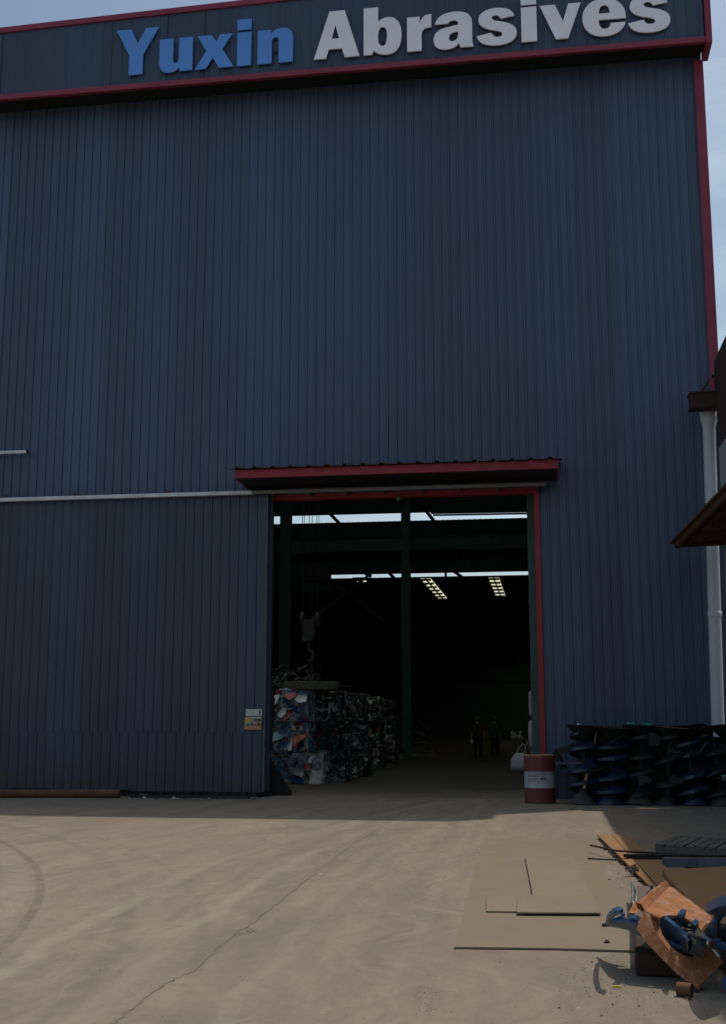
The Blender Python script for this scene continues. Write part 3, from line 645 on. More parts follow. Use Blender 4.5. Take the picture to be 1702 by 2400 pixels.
# ------------------------------------------------------------------ oil drum
dc = gnd(1266.5, 1884); dk_ = 73/px_m(dc)/2*.995; dH = .905
dc = dc+Vector((0, dk_, 0))
dm = thing('oil_drum', dc, 'dented red oil drum with a scuffed white band beside the doorway', 'drum')
prof = [(.001, 0), (dk_-.01, 0), (dk_+.006, .012), (dk_, .03)]; mis = [0, 0, 0]
def seg_(z0, z1, mi, n=6):
    for i in range(n):
        z = z0+(z1-z0)*(i+1)/n; prof.append((dk_+(.004 if i % 2 == 0 and i < n-1 else 0), z)); mis.append(mi)
seg_(.03, .285, 0, 8); prof += [(dk_+.012, .297), (dk_+.012, .307), (dk_, .32)]; mis += [1, 1, 1]
seg_(.32, .57, 1, 4); prof += [(dk_+.012, .582), (dk_+.012, .592), (dk_, .605)]; mis += [1, 1, 0]
seg_(.605, dH-.02, 0, 8)
mb = MB(); mb.lathe(prof, dc, 40, mis=mis); mb.build('drum_body', [MAT['drumred'], MAT['drumwhite']], dm)
mb = MB(); mb.lathe([(dk_+.003, dH-.02), (dk_+.009, dH-.008), (dk_+.004, dH+.004), (dk_-.006, dH), (dk_-.012, dH-.02), (.001, dH-.02)], dc, 40); mb.build('rim', MAT['ochre'], dm)
mb = MB(); r3 = random.Random(5)
for row, (z, hgt, mi, a0, a1, wmax) in enumerate(((.50, .026, 0, -2.35, -1.62, .03), (.455, .008, 1, -2.35, -1.75, .05), (.435, .008, 1, -2.35, -1.8, .05), (.415, .008, 1, -2.35, -1.7, .05), (.465, .02, 1, -1.5, -1.2, .05), (.44, .012, 1, -1.45, -1.1, .05))):
    a = a0
    while a < a1:
        w = r3.uniform(.4, 1)*wmax/dk_; rr = dk_+.0075
        q4 = [dc+Vector((math.cos(t)*rr, math.sin(t)*rr, zz)) for zz in (z, z+hgt) for t in (a, a+w)]
        mb.add(q4, [(0, 1, 3, 2)], mi); a += w+.012/dk_
mb.build('lettering', [MAT['redink'], MAT['ink']], dm)

# ------------------------------------------------------------------ augers stacked upright along the wall
def auger(px, H, R, turns, phase, paint, cone_mat, top=True, label='', sweep=None):
    c = onY(px, 1800, -1.42); c = Vector((c.x, -1.42, 0))
    a = thing('auger', c, label, 'auger', 'upright scrap augers along the wall')
    mb = MB(); mb.lathe([(.001, 0), (R*.88, .0), (R*.90, .015), (.10, .20), (.06, .24), (.06, .30)], c, 28); mb.build('base_cone', cone_mat, a)
    mb = MB(); mb.tube([c+Vector((0, 0, .2)), c+Vector((0, 0, H))], .055, 14); mb.build('shaft', MAT['black'], a)
    mb = MB(); n = int(turns*28); vs = []
    for i in range(n+1):
        t = i/n; ang = phase+2*math.pi*turns*t; z = .22+(H-.30)*(t+.05*math.sin(2*math.pi*t*1.5+phase)*(1-t)*t*4); rr = R*(1-.07*abs(math.sin(5*t+phase)))
        dirv = Vector((math.cos(ang), math.sin(ang), 0))
        vs += [c+dirv*.05+Vector((0, 0, z+.06)), c+dirv*rr+Vector((0, 0, z-.05)), c+dirv*rr+Vector((0, 0, z-.105)), c+dirv*.05+Vector((0, 0, z+.02))]
    fs = []
    for i in range(n):
        o = i*4
        for k in range(4): fs.append((o+k, o+(k+1) % 4, o+4+(k+1) % 4, o+4+k))
    mb.add(vs, fs, 0, False); fl_ = mb.build('flighting', paint, a)
    if top:
        a.rotation_euler = (rnd.uniform(-.09, .07), rnd.uniform(-.10, .10), 0)
        mb = MB(); mb.lathe([(.06, H-.30), (.14, H-.24), (R*1.12, H-.03), (R*1.22, H-.02), (R*1.22, H), (R*1.1, H), (.10, H-.2)], c, 28); mb.build('top_dish', MAT['black'], a)
    return a
MAT['augblue'] = M('blue auger paint', (.020, .038, .098), (.012, .015, .023), rough=.32, scale=2.2, c3=(.016, .015, .014), c3amt=.36, bump=.1)
MAT['augdark'] = M('sooty auger steel', (.010, .011, .014), (.018, .017, .016), rough=.6, scale=5, bump=.2)
MAT['grit'] = M('grey brown grit', (.085, .075, .065), (.065, .055, .05), rough=.9, scale=6, bump=.3)
MAT['dkgreen'] = M('dark green steel', (.03, .06, .045), (.02, .04, .03), rough=.7, scale=6, bump=.2)
specs = [(1363, 1.47, .31, 3.6, .5, 'augblue', 'grit', 'upright blue auger nearest the red drum, cone base beside it'),
         (1428, 1.45, .32, 4.1, 2.2, 'augblue', 'augblue', 'bright blue upright auger with blue base cone, second from the drum'),
         (1498, 1.46, .31, 3.3, 4.0, 'augdark', 'grit', 'dark sooty upright auger on a brown cone right of the bright blue one'),
         (1560, 1.46, .30, 2.6, 1.2, 'augdark', 'augdark', 'nearly black upright auger in the middle gap between blue augers'),
         (1626, 1.47, .32, 3.9, 2.4, 'augblue', 'augblue', 'bright blue upright auger standing below the white downpipe'),
         (1692, 1.46, .31, 3.2, 3.0, 'augdark', 'grit', 'dark upright auger at the right edge of the row')]
for s_ in specs: auger(s_[0], s_[1], s_[2], s_[3], s_[4], MAT[s_[5]], MAT[s_[6]], True, s_[7])
# rack beam the row leans against and loose scrap
c0 = gnd(1500, 1884); 
rk = thing('storage_rack', (c0.x, c0.y+.8, 0), 'black steel rack behind the upright augers', 'rack')
xa = gnd(1322, 1884).x; 
yb = -.98
for x in (xa+.35, xa+1.4, xa+2.4, xa+3.1): MB().box((x, yb, 0), (x+.07, yb+.07, 1.4)).build('post', MAT['black'], rk)
MB().box((xa+.3, yb-.03, 1.36), (xa+3.6, yb-.001, 1.44)).build('beam', MAT['black'], rk); MB().box((xa+.3, yb-.03, .6), (xa+3.6, yb-.001, .68)).build('beam', MAT['black'], rk); MB().box((xa+.3, yb+.075, 0.02), (xa+3.6, yb+.1, 1.42)).build('back_panel', MAT['black'], rk)
fb = MB(); p = gnd(1525, 1884); qd = gnd(1760, 1889); fb.bar(p+Vector((0, 0, .035)), qd+Vector((0, 0, .035)), .08, .05); fo2 = fb.build('floor_bar', MAT['rustpipe']); tag(fo2, 'long rusty bar on the ground in front of the augers', 'bar')
def spot(x, y, Y): return onY(x, y, Y)
YA = -1.42
sc1 = MB(); p = spot(1375, 1812, YA-.1)
def blob(mb, c, r, seed, mi=0, n=10, flat_=1.0):
    rr = random.Random(seed); vs = []; fs = []
    for i in range(7):
        for j in range(n):
            th = math.pi*i/6; ph_ = 2*math.pi*j/n; d = Vector((math.sin(th)*math.cos(ph_), math.sin(th)*math.sin(ph_), math.cos(th)*flat_))
            vs.append(Vector(c)+d*r*(.75+.5*rr.random()))
    for i in range(6):
        for j in range(n): fs.append((i*n+j, (i+1)*n+j, (i+1)*n+(j+1) % n, i*n+(j+1) % n))
    mb.add(vs, fs, mi)
# green cloth scrap, orange hose and pale wedge on top of the row
mb = MB(); p = spot(1490, 1700, YA+.2)
for k in range(9):
    a = p+Vector((rnd.uniform(-.25, .28), rnd.uniform(-.1, .1), rnd.uniform(-.01, .02))); mb.poly([a, a+Vector((.16, .02, rnd.uniform(-.01, .05))), a+Vector((.13, .06, rnd.uniform(0, .06))), a+Vector((-.02, .05, .03))], (0, -.5, 1), .004)
tag(mb.build('cloth_scrap', MAT['green'], loc=p), 'torn teal green cloth lying on top of the augers', 'cloth')
mb = MB(); p = spot(1357, 1703, YA+.25); blob(mb, p, .055, 4); tag(mb.build('rag', MAT['paper'], loc=p), 'small white rag lying on the leftmost auger dish', 'rag')
mb = MB(); p = spot(1396, 1712, YA-.12); mb.tube([p+Vector((0, 0, .06)), p+Vector((.02, 0, -.02)), p+Vector((-.01, -.02, -.14)), p+Vector((-.03, -.02, -.32))], .012, 6)
tag(mb.build('hose', M('tan hose', (.32, .18, .10), rough=.7), loc=p), 'tan hose hanging between the first two augers', 'hose')
mb = MB(); p = spot(1672, 1714, YA-.3); mb.poly([p, p+Vector((.11, 0, -.10)), p+Vector((0, 0, -.10))], (0, -1, 0), .02); tag(mb.build('metal_offcut', MAT['pvc'], loc=p), 'pale triangular metal offcut lodged high in the right augers', 'offcut')
mb = MB(); p = spot(1693, 1829, YA-.3); mb.box(p, p+Vector((.2, .03, .10))); mb.box(p+Vector((.01, -.01, .02)), p+Vector((.19, -.001, .08))); tag(mb.build('pipe_offcut', MAT['palewall'], loc=p), 'pale square offcut low among the augers at the right edge', 'offcut')
mb = MB(); p = onY(1306, 1850, -1.75); p.z = .15; mb.bar(p+Vector((0, .6, .8)), p+Vector((.55, .5, 1.0)), .10, .12); mb.bar(p+Vector((-.02, .6, .82)), p+Vector((.14, .55, .50)), .14, .10); mb.bar(p+Vector((.05, .5, .35)), p+Vector((.45, .45, .42)), .3, .06); mb.bar(p+Vector((.0, .5, .6)), p+Vector((.5, .45, .62)), .3, .05, 1)
tag(mb.build('broken_machine', [MAT['black'], MAT['augblue']], loc=p), 'black broken machine frame leaning between the drum and the first auger', 'frame')
for n_, (pa, pb, w, lb) in enumerate((((1370, 1848), (1378, 1800), .05, 'orange rusty bar leaning on the first auger'), ((1643, 1760), (1655, 1742), .03, 'short pale bar stuck among the right augers'))):
    a = onY(*pa, YA-.28); b = onY(*pb, YA-.1); mb = MB(); mb.bar(a, b, w, .03); mb.bar(b, b+Vector((.03, .02, .03)), w*.8, .03); tag(mb.build('scrap_bar', MAT['ochre' if n_ == 0 else 'dkgrey'], loc=a), lb, 'bar')

rq = random.Random(77)
for k in range(8):
    x, y = rq.uniform(1335, 1700), rq.uniform(1720, 1860); c = onY(x, y, -1.42-rq.uniform(.28, .36)); mb = MB(); d9 = Vector((rq.uniform(-1, 1), rq.uniform(-.2, .2), rq.uniform(-.5, .8))).normalized(); ln = rq.uniform(.10, .22)
    if k % 2: mb.bar(c-d9*ln, c+d9*ln, rq.uniform(.03, .10), .02); mb.bar(c+d9*ln, c+d9*ln+Vector((.04, .05, -.06)), .05, .02)
    else: mb.poly([c+Vector((rq.uniform(-.02, .02)+ln*math.cos(t)*rq.uniform(.5, 1), rq.uniform(-.03, .03), ln*math.sin(t)*rq.uniform(.3, .8))) for t in (0, .5, 1.9, 2.6, 3.9, 5.6)], (rq.uniform(-.3, .3), -1, .4), .015)
    tag(mb.build('steel_offcut', MAT[('black', 'augdark')[k % 2]], loc=c), 'dark torn steel offcut caught between the upright augers', 'offcut', 'dark offcuts among the augers')
# ------------------------------------------------------------------ left: rusty pipe, offcuts at the door foot
a = gnd(-60, 1862, .08); b = gnd(282, 1860, .085); pp = MB(); pp.tube([a+Vector((-2, 0, 0)), b], .085, 18, cap=False); pp.tube([a+Vector((-2, 0, 0)), b-Vector((.003, 0, 0))], .07, 18, 1)
tag(pp.build('steel_pipe', [MAT['rustpipe'], MAT['black']], loc=b), 'long rusty steel pipe lying along the foot of the sliding door', 'pipe')
mb = MB(); p = gnd(335, 1864)
for k in range(7): c = p+Vector((rnd.uniform(-.12, .12), rnd.uniform(-.06, .06), .02)); blob(mb, c, .03, 20+k, flat_=.6)
tag(mb.build('crumpled_paper', MAT['paper'], loc=p), 'crumpled white paper litter under the sliding door', 'litter')
a = gnd(300, 1870); b = gnd(600, 1868); mb = MB(); mb.box((a.x, a.y+.05, 0), (b.x, a.y+.12, .05)); mb.box((a.x, a.y+.12, 0), (b.x, a.y+.15, .02)); tag(mb.build('guide_rail', MAT['dkrust'], loc=a), 'rusty floor guide rail under the sliding door', 'rail')
# triangular gusset plate at the doorway's left foot
Yg = .35; mb = MB(); outl = [onY(x, y, Yg) for x, y in ((622, 1775), (634, 1778), (684, 1856), (682, 1866), (618, 1868))]
mb.poly(outl, (0, -1, 0), .05); tag(mb.build('gusset_plate', MAT['black'], loc=outl[-1]), 'black triangular steel guard plate at the left foot of the doorway', 'plate')
mb = MB(); p = onY(618, 1866, -.3)
for k in range(5): blob(mb, Vector((p.x+rnd.uniform(-.1, .15), -.2+rnd.uniform(-.05, .1), .08)), .07, 40+k, flat_=.9)
tag(mb.build('door_wheel_guard', MAT['black'], loc=p), 'crumpled black rubber guard at the lower corner of the sliding door', 'guard')

# ------------------------------------------------------------------ bales of crushed scrap
PAL = {k: M('scrap '+k, c, tuple(v*.6 for v in c), rough=.38, scale=9, c3=(.03, .028, .025), c3amt=.20, bump=.5, bscale=18, spec=.35) for k, c in dict(
    white=(.86, .88, .88), blue=(.05, .18, .60), sky=(.24, .45, .66), red=(.50, .05, .07), orange=(.80, .16, .04), grey=(.30, .34, .34), dark=(.035, .035, .035), brown=(.085, .066, .05),
    green=(.05, .13, .115), pale=(.55, .60, .60), rustc=(.15, .09, .05)).items()}
PK = list(PAL); PM = [PAL[k] for k in PK]
def bale(x0, x1, y, z, h, d, weights, seed, label, extra=None, wires=14):
    r = random.Random(seed); mb = MB(); w = x1-x0
    keys = [k for k, n in weights for _ in range(n)]
    idx = lambda: PK.index(r.choice(keys))
    # core: gridded box with pushed-in, crumpled faces
    def face(o, u, v, n, nu, nv):
        vs = []; fs = []
        for j in range(nv+1):
            for i in range(nu+1):
                p = o+u*(i/nu)+v*(j/nv); e = min(i, nu-i, j, nv-j)
                dd = (mnoise.noise(p*4.2+Vector((seed, 0, 0)))*.07+mnoise.noise(p*11)*.035)*(1 if e > 0 else .25)
                vs.append(p+n*dd)
        base_ = len(mb.v); mb.v += [tuple(v_) for v_ in vs]
        for j in range(nv):
            for i in range(nu):
                a = base_+j*(nu+1)+i; mb.f.append([a, a+1, a+nu+2, a+nu+1])
                p = o+u*(i/nu)+v*(j/nv)
                t = mnoise.noise(p*1.9+Vector((seed*3.7, 5, 0)))*.5+.5; mb.mi.append(PK.index(keys[int(t*len(keys)*.999) % len(keys)])); mb.sm.append(False)
    X, Yv, Z = Vector((w, 0, 0)), Vector((0, d, 0)), Vector((0, 0, h)); O = Vector((x0, y, z))
    face(O, X, Z, Vector((0, -1, 0)), 16, 14); face(O+X, Yv, Z, Vector((1, 0, 0)), 14, 14); face(O+Z, X, Yv, Vector((0, 0, 1)), 12, 12)
    face(O+Yv, Z, Vector((0, -d, 0)), Vector((-1, 0, 0)), 6, 6); face(O+Yv, X, Z, Vector((0, 1, 0)), 4, 4)
    # folded sheets pressed into the front, right and top faces
    for k in range(70):
        fi = r.choice((0, 0, 0, 1, 1, 2)); s1 = r.uniform(.08, .42); s2 = r.uniform(.03, .17)
        a, b2 = r.uniform(.05, .95), r.uniform(.05, .95); ang = r.choice((0, math.pi/2, r.uniform(-.8, .8)+math.pi/2, r.uniform(-1, 1)))
        if fi == 0: c = O+X*a+Z*b2; e1, e2, nn_ = Vector((1, 0, 0)), Vector((0, 0, 1)), Vector((0, -1, 0))
        elif fi == 1: c = O+X+Yv*a+Z*b2; e1, e2, nn_ = Vector((0, 1, 0)), Vector((0, 0, 1)), Vector((1, 0, 0))
        else: c = O+Z+X*a+Yv*b2; e1, e2, nn_ = Vector((1, 0, 0)), Vector((0, 1, 0)), Vector((0, 0, 1))
        u = e1*math.cos(ang)+e2*math.sin(ang); v = -e1*math.sin(ang)+e2*math.cos(ang)
        mi = idx(); pts = []
        if fi == 0: e2 = (e2+Vector((0, .6, 0))).normalized(); u = e1*math.cos(ang)+e2*math.sin(ang); v = -e1*math.sin(ang)+e2*math.cos(ang)
        for i in range(5):
            t = i/4-.5; off = nn_*(.012+.03*r.random()); bend = v*(.25*s2*math.sin(4*t+k))
            pts += [c+u*(t*s1)+v*s2*.5*r.uniform(.6, 1)+off+bend, c+u*(t*s1)+nn_*(.03+.03*r.random())+bend, c+u*(t*s1)-v*s2*.5*r.uniform(.6, 1)+off+bend]
        fs = []
        for i in range(4):
            o = i*3; fs += [(o, o+3, o+4, o+1), (o+1, o+4, o+5, o+2)]
        mb.add(pts, fs, mi)
    for k in range(wires):                                 # loose strips and wires
        fi = r.random() < .6; c = O+X*r.uniform(.1, 1)+Z*r.uniform(0, 1)+Vector((0, -.03, 0)) if fi else O+X+Yv*r.random()+Z*r.uniform(0, 1)+Vector((.03, 0, 0))
        pts = [c]
        for i in range(4): pts.append(pts[-1]+Vector((r.uniform(-.07, .09), r.uniform(-.03, .02), r.uniform(-.10, .08))))
        mb.tube(pts, .005, 4, PK.index('pale'))
    if extra: extra(mb)
    o = mb.build('scrap_bale', PM, loc=(x0+w/2, y+d/2, z)); tag(o, label, 'bale', 'bales of crushed scrap metal'); return o
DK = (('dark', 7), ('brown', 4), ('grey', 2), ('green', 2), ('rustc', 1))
b0p = gnd(759, 1836); y0 = b0p.y; BH = .77
def xr(px, y): return onY(px, 1760, y).x
def patch(mi, pts, y, th=.02):
    def f(mb): mb.poly([onY(px, py, y) for px, py in pts], (0, -1, 0), th, PK.index(mi))
    return f
z1s = lambda x, y: (630+x/8.12, 1560+y/8.12)
def TILT(P):
    zm = sum(w.z for w in P)/len(P); return [v+Vector((0, (v.z-zm)*.95-.05, 0)) for v in P]
def exA(mb):
    y = y0+.02
    for mi, pts in (('red', [(300, 490), (545, 500), (520, 590), (430, 655), (360, 630), (310, 560)]), ('red', [(330, 710), (390, 800), (460, 850), (430, 960), (330, 1060), (270, 1040), (335, 930)]),
                    ('white', [(220, 720), (290, 700), (340, 790), (345, 900), (290, 1000), (200, 960), (190, 860)]), ('white', [(540, 520), (730, 500), (730, 690), (600, 710), (500, 650)]), ('white', [(170, 490), (230, 490), (200, 640), (150, 760), (145, 620)]),
                    ('sky', [(460, 690), (720, 720), (700, 760), (440, 715)]), ('sky', [(600, 790), (720, 730), (640, 880)]), ('brown', [(240, 600), (300, 640), (180, 880), (140, 860)])):
        mb.poly(TILT([onY(*z1s(*p), y-.035-.008*rnd.random()) for p in pts]), (rnd.uniform(-.3, .3), -1, rnd.uniform(-.2, .3)), .02, PK.index(mi))
    mb.poly([onY(*z1s(*p), y-.075) for p in ((262, 610), (300, 605), (470, 760), (600, 900), (690, 1050), (640, 1060), (560, 940), (420, 790), (270, 650))], (0, -1, .2), .03, PK.index('blue'))
def exB(mb):
    y = y0+.02
    for mi, pts in (('sky', [(100, 1280), (300, 1150), (410, 1140), (410, 1290), (280, 1380), (110, 1450)]), ('sky', [(110, 1510), (270, 1430), (290, 1480), (100, 1570)]), ('pale', [(430, 1130), (490, 1140), (480, 1600), (420, 1620)]),
                    ('orange', [(490, 1230), (620, 1190), (640, 1290), (720, 1290), (700, 1370), (560, 1450), (520, 1540), (500, 1420)]), ('sky', [(310, 1400), (400, 1350), (420, 1560), (320, 1620)]), ('dark', [(560, 1480), (700, 1400), (720, 1620), (560, 1620)])):
        mb.poly(TILT([onY(*z1s(*p), y-.045-.01*rnd.random()) for p in pts]), (rnd.uniform(-.2, .2), -1, rnd.uniform(-.1, .3)), .02, PK.index(mi))
def exC(mb):
    z2 = lambda x, y: (630+x/4.39, 1700+y/4.39); y = y0+.0
    for mi, pts in (('grey', [(255, 370), (350, 380), (370, 530), (260, 500)]), ('blue', [(250, 500), (320, 520), (380, 570), (380, 610), (260, 580)]), ('red', [(350, 390), (430, 360), (430, 460), (380, 450)]), ('rustc', [(370, 480), (430, 470), (430, 580), (390, 600)]),
                    ('grey', [(440, 340), (560, 330), (565, 590), (440, 620)])):
        mb.poly(TILT([onY(*z2(*p), y-.04-.01*rnd.random()) for p in pts]), (rnd.uniform(-.2, .2), -1, .1), .02, PK.index(mi))
    for k in range(6):
        px = 448+k*19; mb.tube([onY(*z2(px+4*math.sin(k+j), 345+j*62), y-.055) for j in range(5)], .016, 5, PK.index('pale' if k % 2 else 'grey'))
CL = (('white', 7), ('sky', 4), ('red', 1), ('grey', 2), ('pale', 4), ('dark', 1), ('brown', 1))
GR = (('grey', 4), ('pale', 4), ('white', 2), ('dark', 2), ('brown', 2), ('sky', 1))
bale(xr(681, y0), xr(759, y0), y0, 0, BH-.02, .85, GR, 11, 'bottom front bale of grey pleated sheet with a dark blue patch at the doorway', exC)
bale(xr(596, y0), xr(679, y0), y0+.05, 0, BH-.02, .85, CL, 12, 'bottom bale of pale crumpled sheet half hidden behind the black triangular plate')
bale(xr(640, y0), xr(722, y0), y0+.02, BH, BH-.02, .85, CL, 13, 'middle front bale with light blue sheet and a bright orange patch', exB)
bale(xr(645, y0), xr(722, y0), y0+.02, 2*BH, BH+.03, .85, CL, 14, 'top front bale of white and red sheet crossed by a blue diagonal strip', exA)
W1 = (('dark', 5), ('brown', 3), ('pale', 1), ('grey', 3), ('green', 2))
depth_names = ['second', 'third', 'fourth', 'fifth']
stacks = [(724, 797, y0+1.0), (793, 852, y0+3.6), (848, 888, y0+8.2), (884, 920, y0+14.5)]
tone = ['dark oily', 'dull green grey', 'blackened', 'dusty black']
for i, (pa, pb, yy) in enumerate(stacks):
    for t in range(3):
        xb = xr(pb, yy); xa_ = min(xr(pa, yy), xb-.8)
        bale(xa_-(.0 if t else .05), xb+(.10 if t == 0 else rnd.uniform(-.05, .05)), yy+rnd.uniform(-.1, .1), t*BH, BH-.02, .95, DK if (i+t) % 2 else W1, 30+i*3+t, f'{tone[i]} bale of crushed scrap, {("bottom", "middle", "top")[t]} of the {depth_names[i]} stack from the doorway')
# tangled scrap behind the stacks and wire at their far end
def tangle(mb, c, ext, n, r, seed, L_=.5, mi=0):
    q_ = random.Random(seed)
    for k in range(n):
        p = Vector(c)+Vector((q_.uniform(-1, 1)*ext[0], q_.uniform(-1, 1)*ext[1], abs(q_.gauss(0, .5))*ext[2])); d = Vector((q_.uniform(-1, 1), q_.uniform(-1, 1), q_.uniform(-.3, .9))).normalized(); pts = [p]
        for i in range(6): d = (d+Vector((q_.uniform(-.6, .6), q_.uniform(-.6, .6), q_.uniform(-.6, .3)))).normalized(); e = pts[-1]+d*L_/6*q_.uniform(.5, 1.5); e.z = max(e.z, r); pts.append(e)
        mb.tube(pts, r*q_.uniform(.7, 1.4), 4, mi)
mb = MB(); p = onY(955, 1765, y0+14); p = gnd(945, 1772); tangle(mb, (p.x, p.y, .0), (.45, .7, 1.5), 46, .011, 3, 1.1); tangle(mb, (p.x+.6, p.y-.4, .0), (.8, .5, .12), 26, .010, 4, .6)
tag(mb.build('wire_tangle', MAT['wire'], loc=(p.x, p.y, 0)), 'tangle of bright scrap wire spilling onto the floor past the last bales', 'wire')
mb = MB(); yy = y0+2.3; p = onY(690, 1605, yy); tangle(mb, p-Vector((0, 0, .25)), (1.0, .6, .75), 60, .014, 9, .8); tangle(mb, p-Vector((-.2, 0, .2)), (.9, .5, .5), 24, .03, 10, .5)
for k in range(26):
    a = p+Vector((rnd.uniform(-1, 1), rnd.uniform(-.4, .4), rnd.uniform(-.3, .15))); mb.poly([a, a+Vector((rnd.uniform(.08, .2), .02, rnd.uniform(-.05, .1))), a+Vector((.1, rnd.uniform(-.1, .1), .12)), a+Vector((-.03, .02, .08))], (0, -1, .3), .006)
mb.box((p.x-1.2, yy-.2, 0), (p.x+.6, yy+.9, p.z-.25))
tag(mb.build('scrap_heap', MAT['dkgrey'], loc=(p.x, yy, 0)), 'dark tangled heap of loose scrap above and behind the front bales', 'scrap heap')

# lifting magnet and crane hook
my = y0+.45; zt = 3*BH+.05; mc = onY(728, 1610, my); mR = .80
mg = thing('lifting_magnet', (mc.x, my, mc.z), 'round dirty yellow lifting magnet resting on the top front bale', 'magnet')
mzb = onY(728, 1622, my).z+.03; mzt = onY(728, 1598, my).z
mb = MB(); mb.lathe([(.001, mzb), (mR-.05, mzb), (mR, mzb+.02), (mR, mzb+.05), (mR-.03, mzb+.06), (mR-.03, mzt-.03), (mR-.06, mzt), (.001, mzt+.01)], (mc.x-.05, my+.3, 0), 40); mb.build('magnet_body', MAT['magnet'], mg)
mb = MB(); lx = onY(728, 1590, my).x
for s_ in (-1, 1): mb.box((lx+s_*.055-.018, my+.1, mzt-.02), (lx+s_*.055+.018, my+.16, mzt+.17))
mb.box((lx-.075, my+.1, mzt+.172), (lx+.075, my+.16, mzt+.20)); mb.build('lug', MAT['dkgrey'], mg)
hk = thing('crane_hook', (lx, my+.1, onY(725, 1500, my).z), 'crane hook block hanging on steel ropes above the lifting magnet', 'hook')
def X_(px, py): return onY(px, py, my+.12)
ch = MB(); zc = mzt+.2; pth = onY(724, 1535, my+.12)
k = 0
while zc < pth.z:                                             # chain links
    c = Vector((lx+.01*math.sin(k), my+.13, zc+.05)); e = Vector((1, 0, 0)) if k % 2 else Vector((0, 1, 0))
    ch.tube([c+e*.03*math.cos(t)+Vector((0, 0, .06*math.sin(t))) for t in [2*math.pi*j/10 for j in range(11)]], .012, 5, cap=False); zc += .092; k += 1
ch.build('chain', MAT['dkgrey'], hk)
mb = MB(); top_ = X_(724, 1500); mb.tube([X_(x, y) for x, y in ((724, 1505), (724, 1522), (731, 1526), (735, 1535), (733, 1546), (726, 1550), (719, 1544))], .035, 8, radii=[.05, .05, .045, .04, .035, .03, .015]); mb.build('hook', MAT['dkgrey'], hk)
mb = MB(); a, b = X_(710, 1442), X_(738, 1503); mb.box((a.x, my, b.z), (a.x+.03, my+.25, a.z)); mb.box((b.x-.03, my, b.z+.1), (b.x, my+.25, a.z)); mb.box((a.x+.032, my+.02, b.z+.15), (b.x-.032, my+.2, a.z-.12)); mb.box((a.x+.02, my-.02, b.z), (b.x-.02, my-.001, b.z+.14)); bevel(mb.build('block_housing', MAT['dkgrey'], hk), .02)
for px in (709, 745):
    c = X_(px, 1452); mb = MB(); mb.tube([c-Vector((.03, 0, 0)), c+Vector((.03, 0, 0))], .20, 24); mb.tube([c-Vector((.045, 0, 0)), c+Vector((.045, 0, 0))], .06, 12); mb.build('sheave', MAT['dkgrey'], hk)
mb = MB()
for px in (707, 711, 723, 730, 741, 746): a = X_(px, 1440); mb.tube([a, (a.x+.02, a.y, ZT-.5)], .009, 6)
mb.build('wire_rope', MAT['dkgrey'], hk)

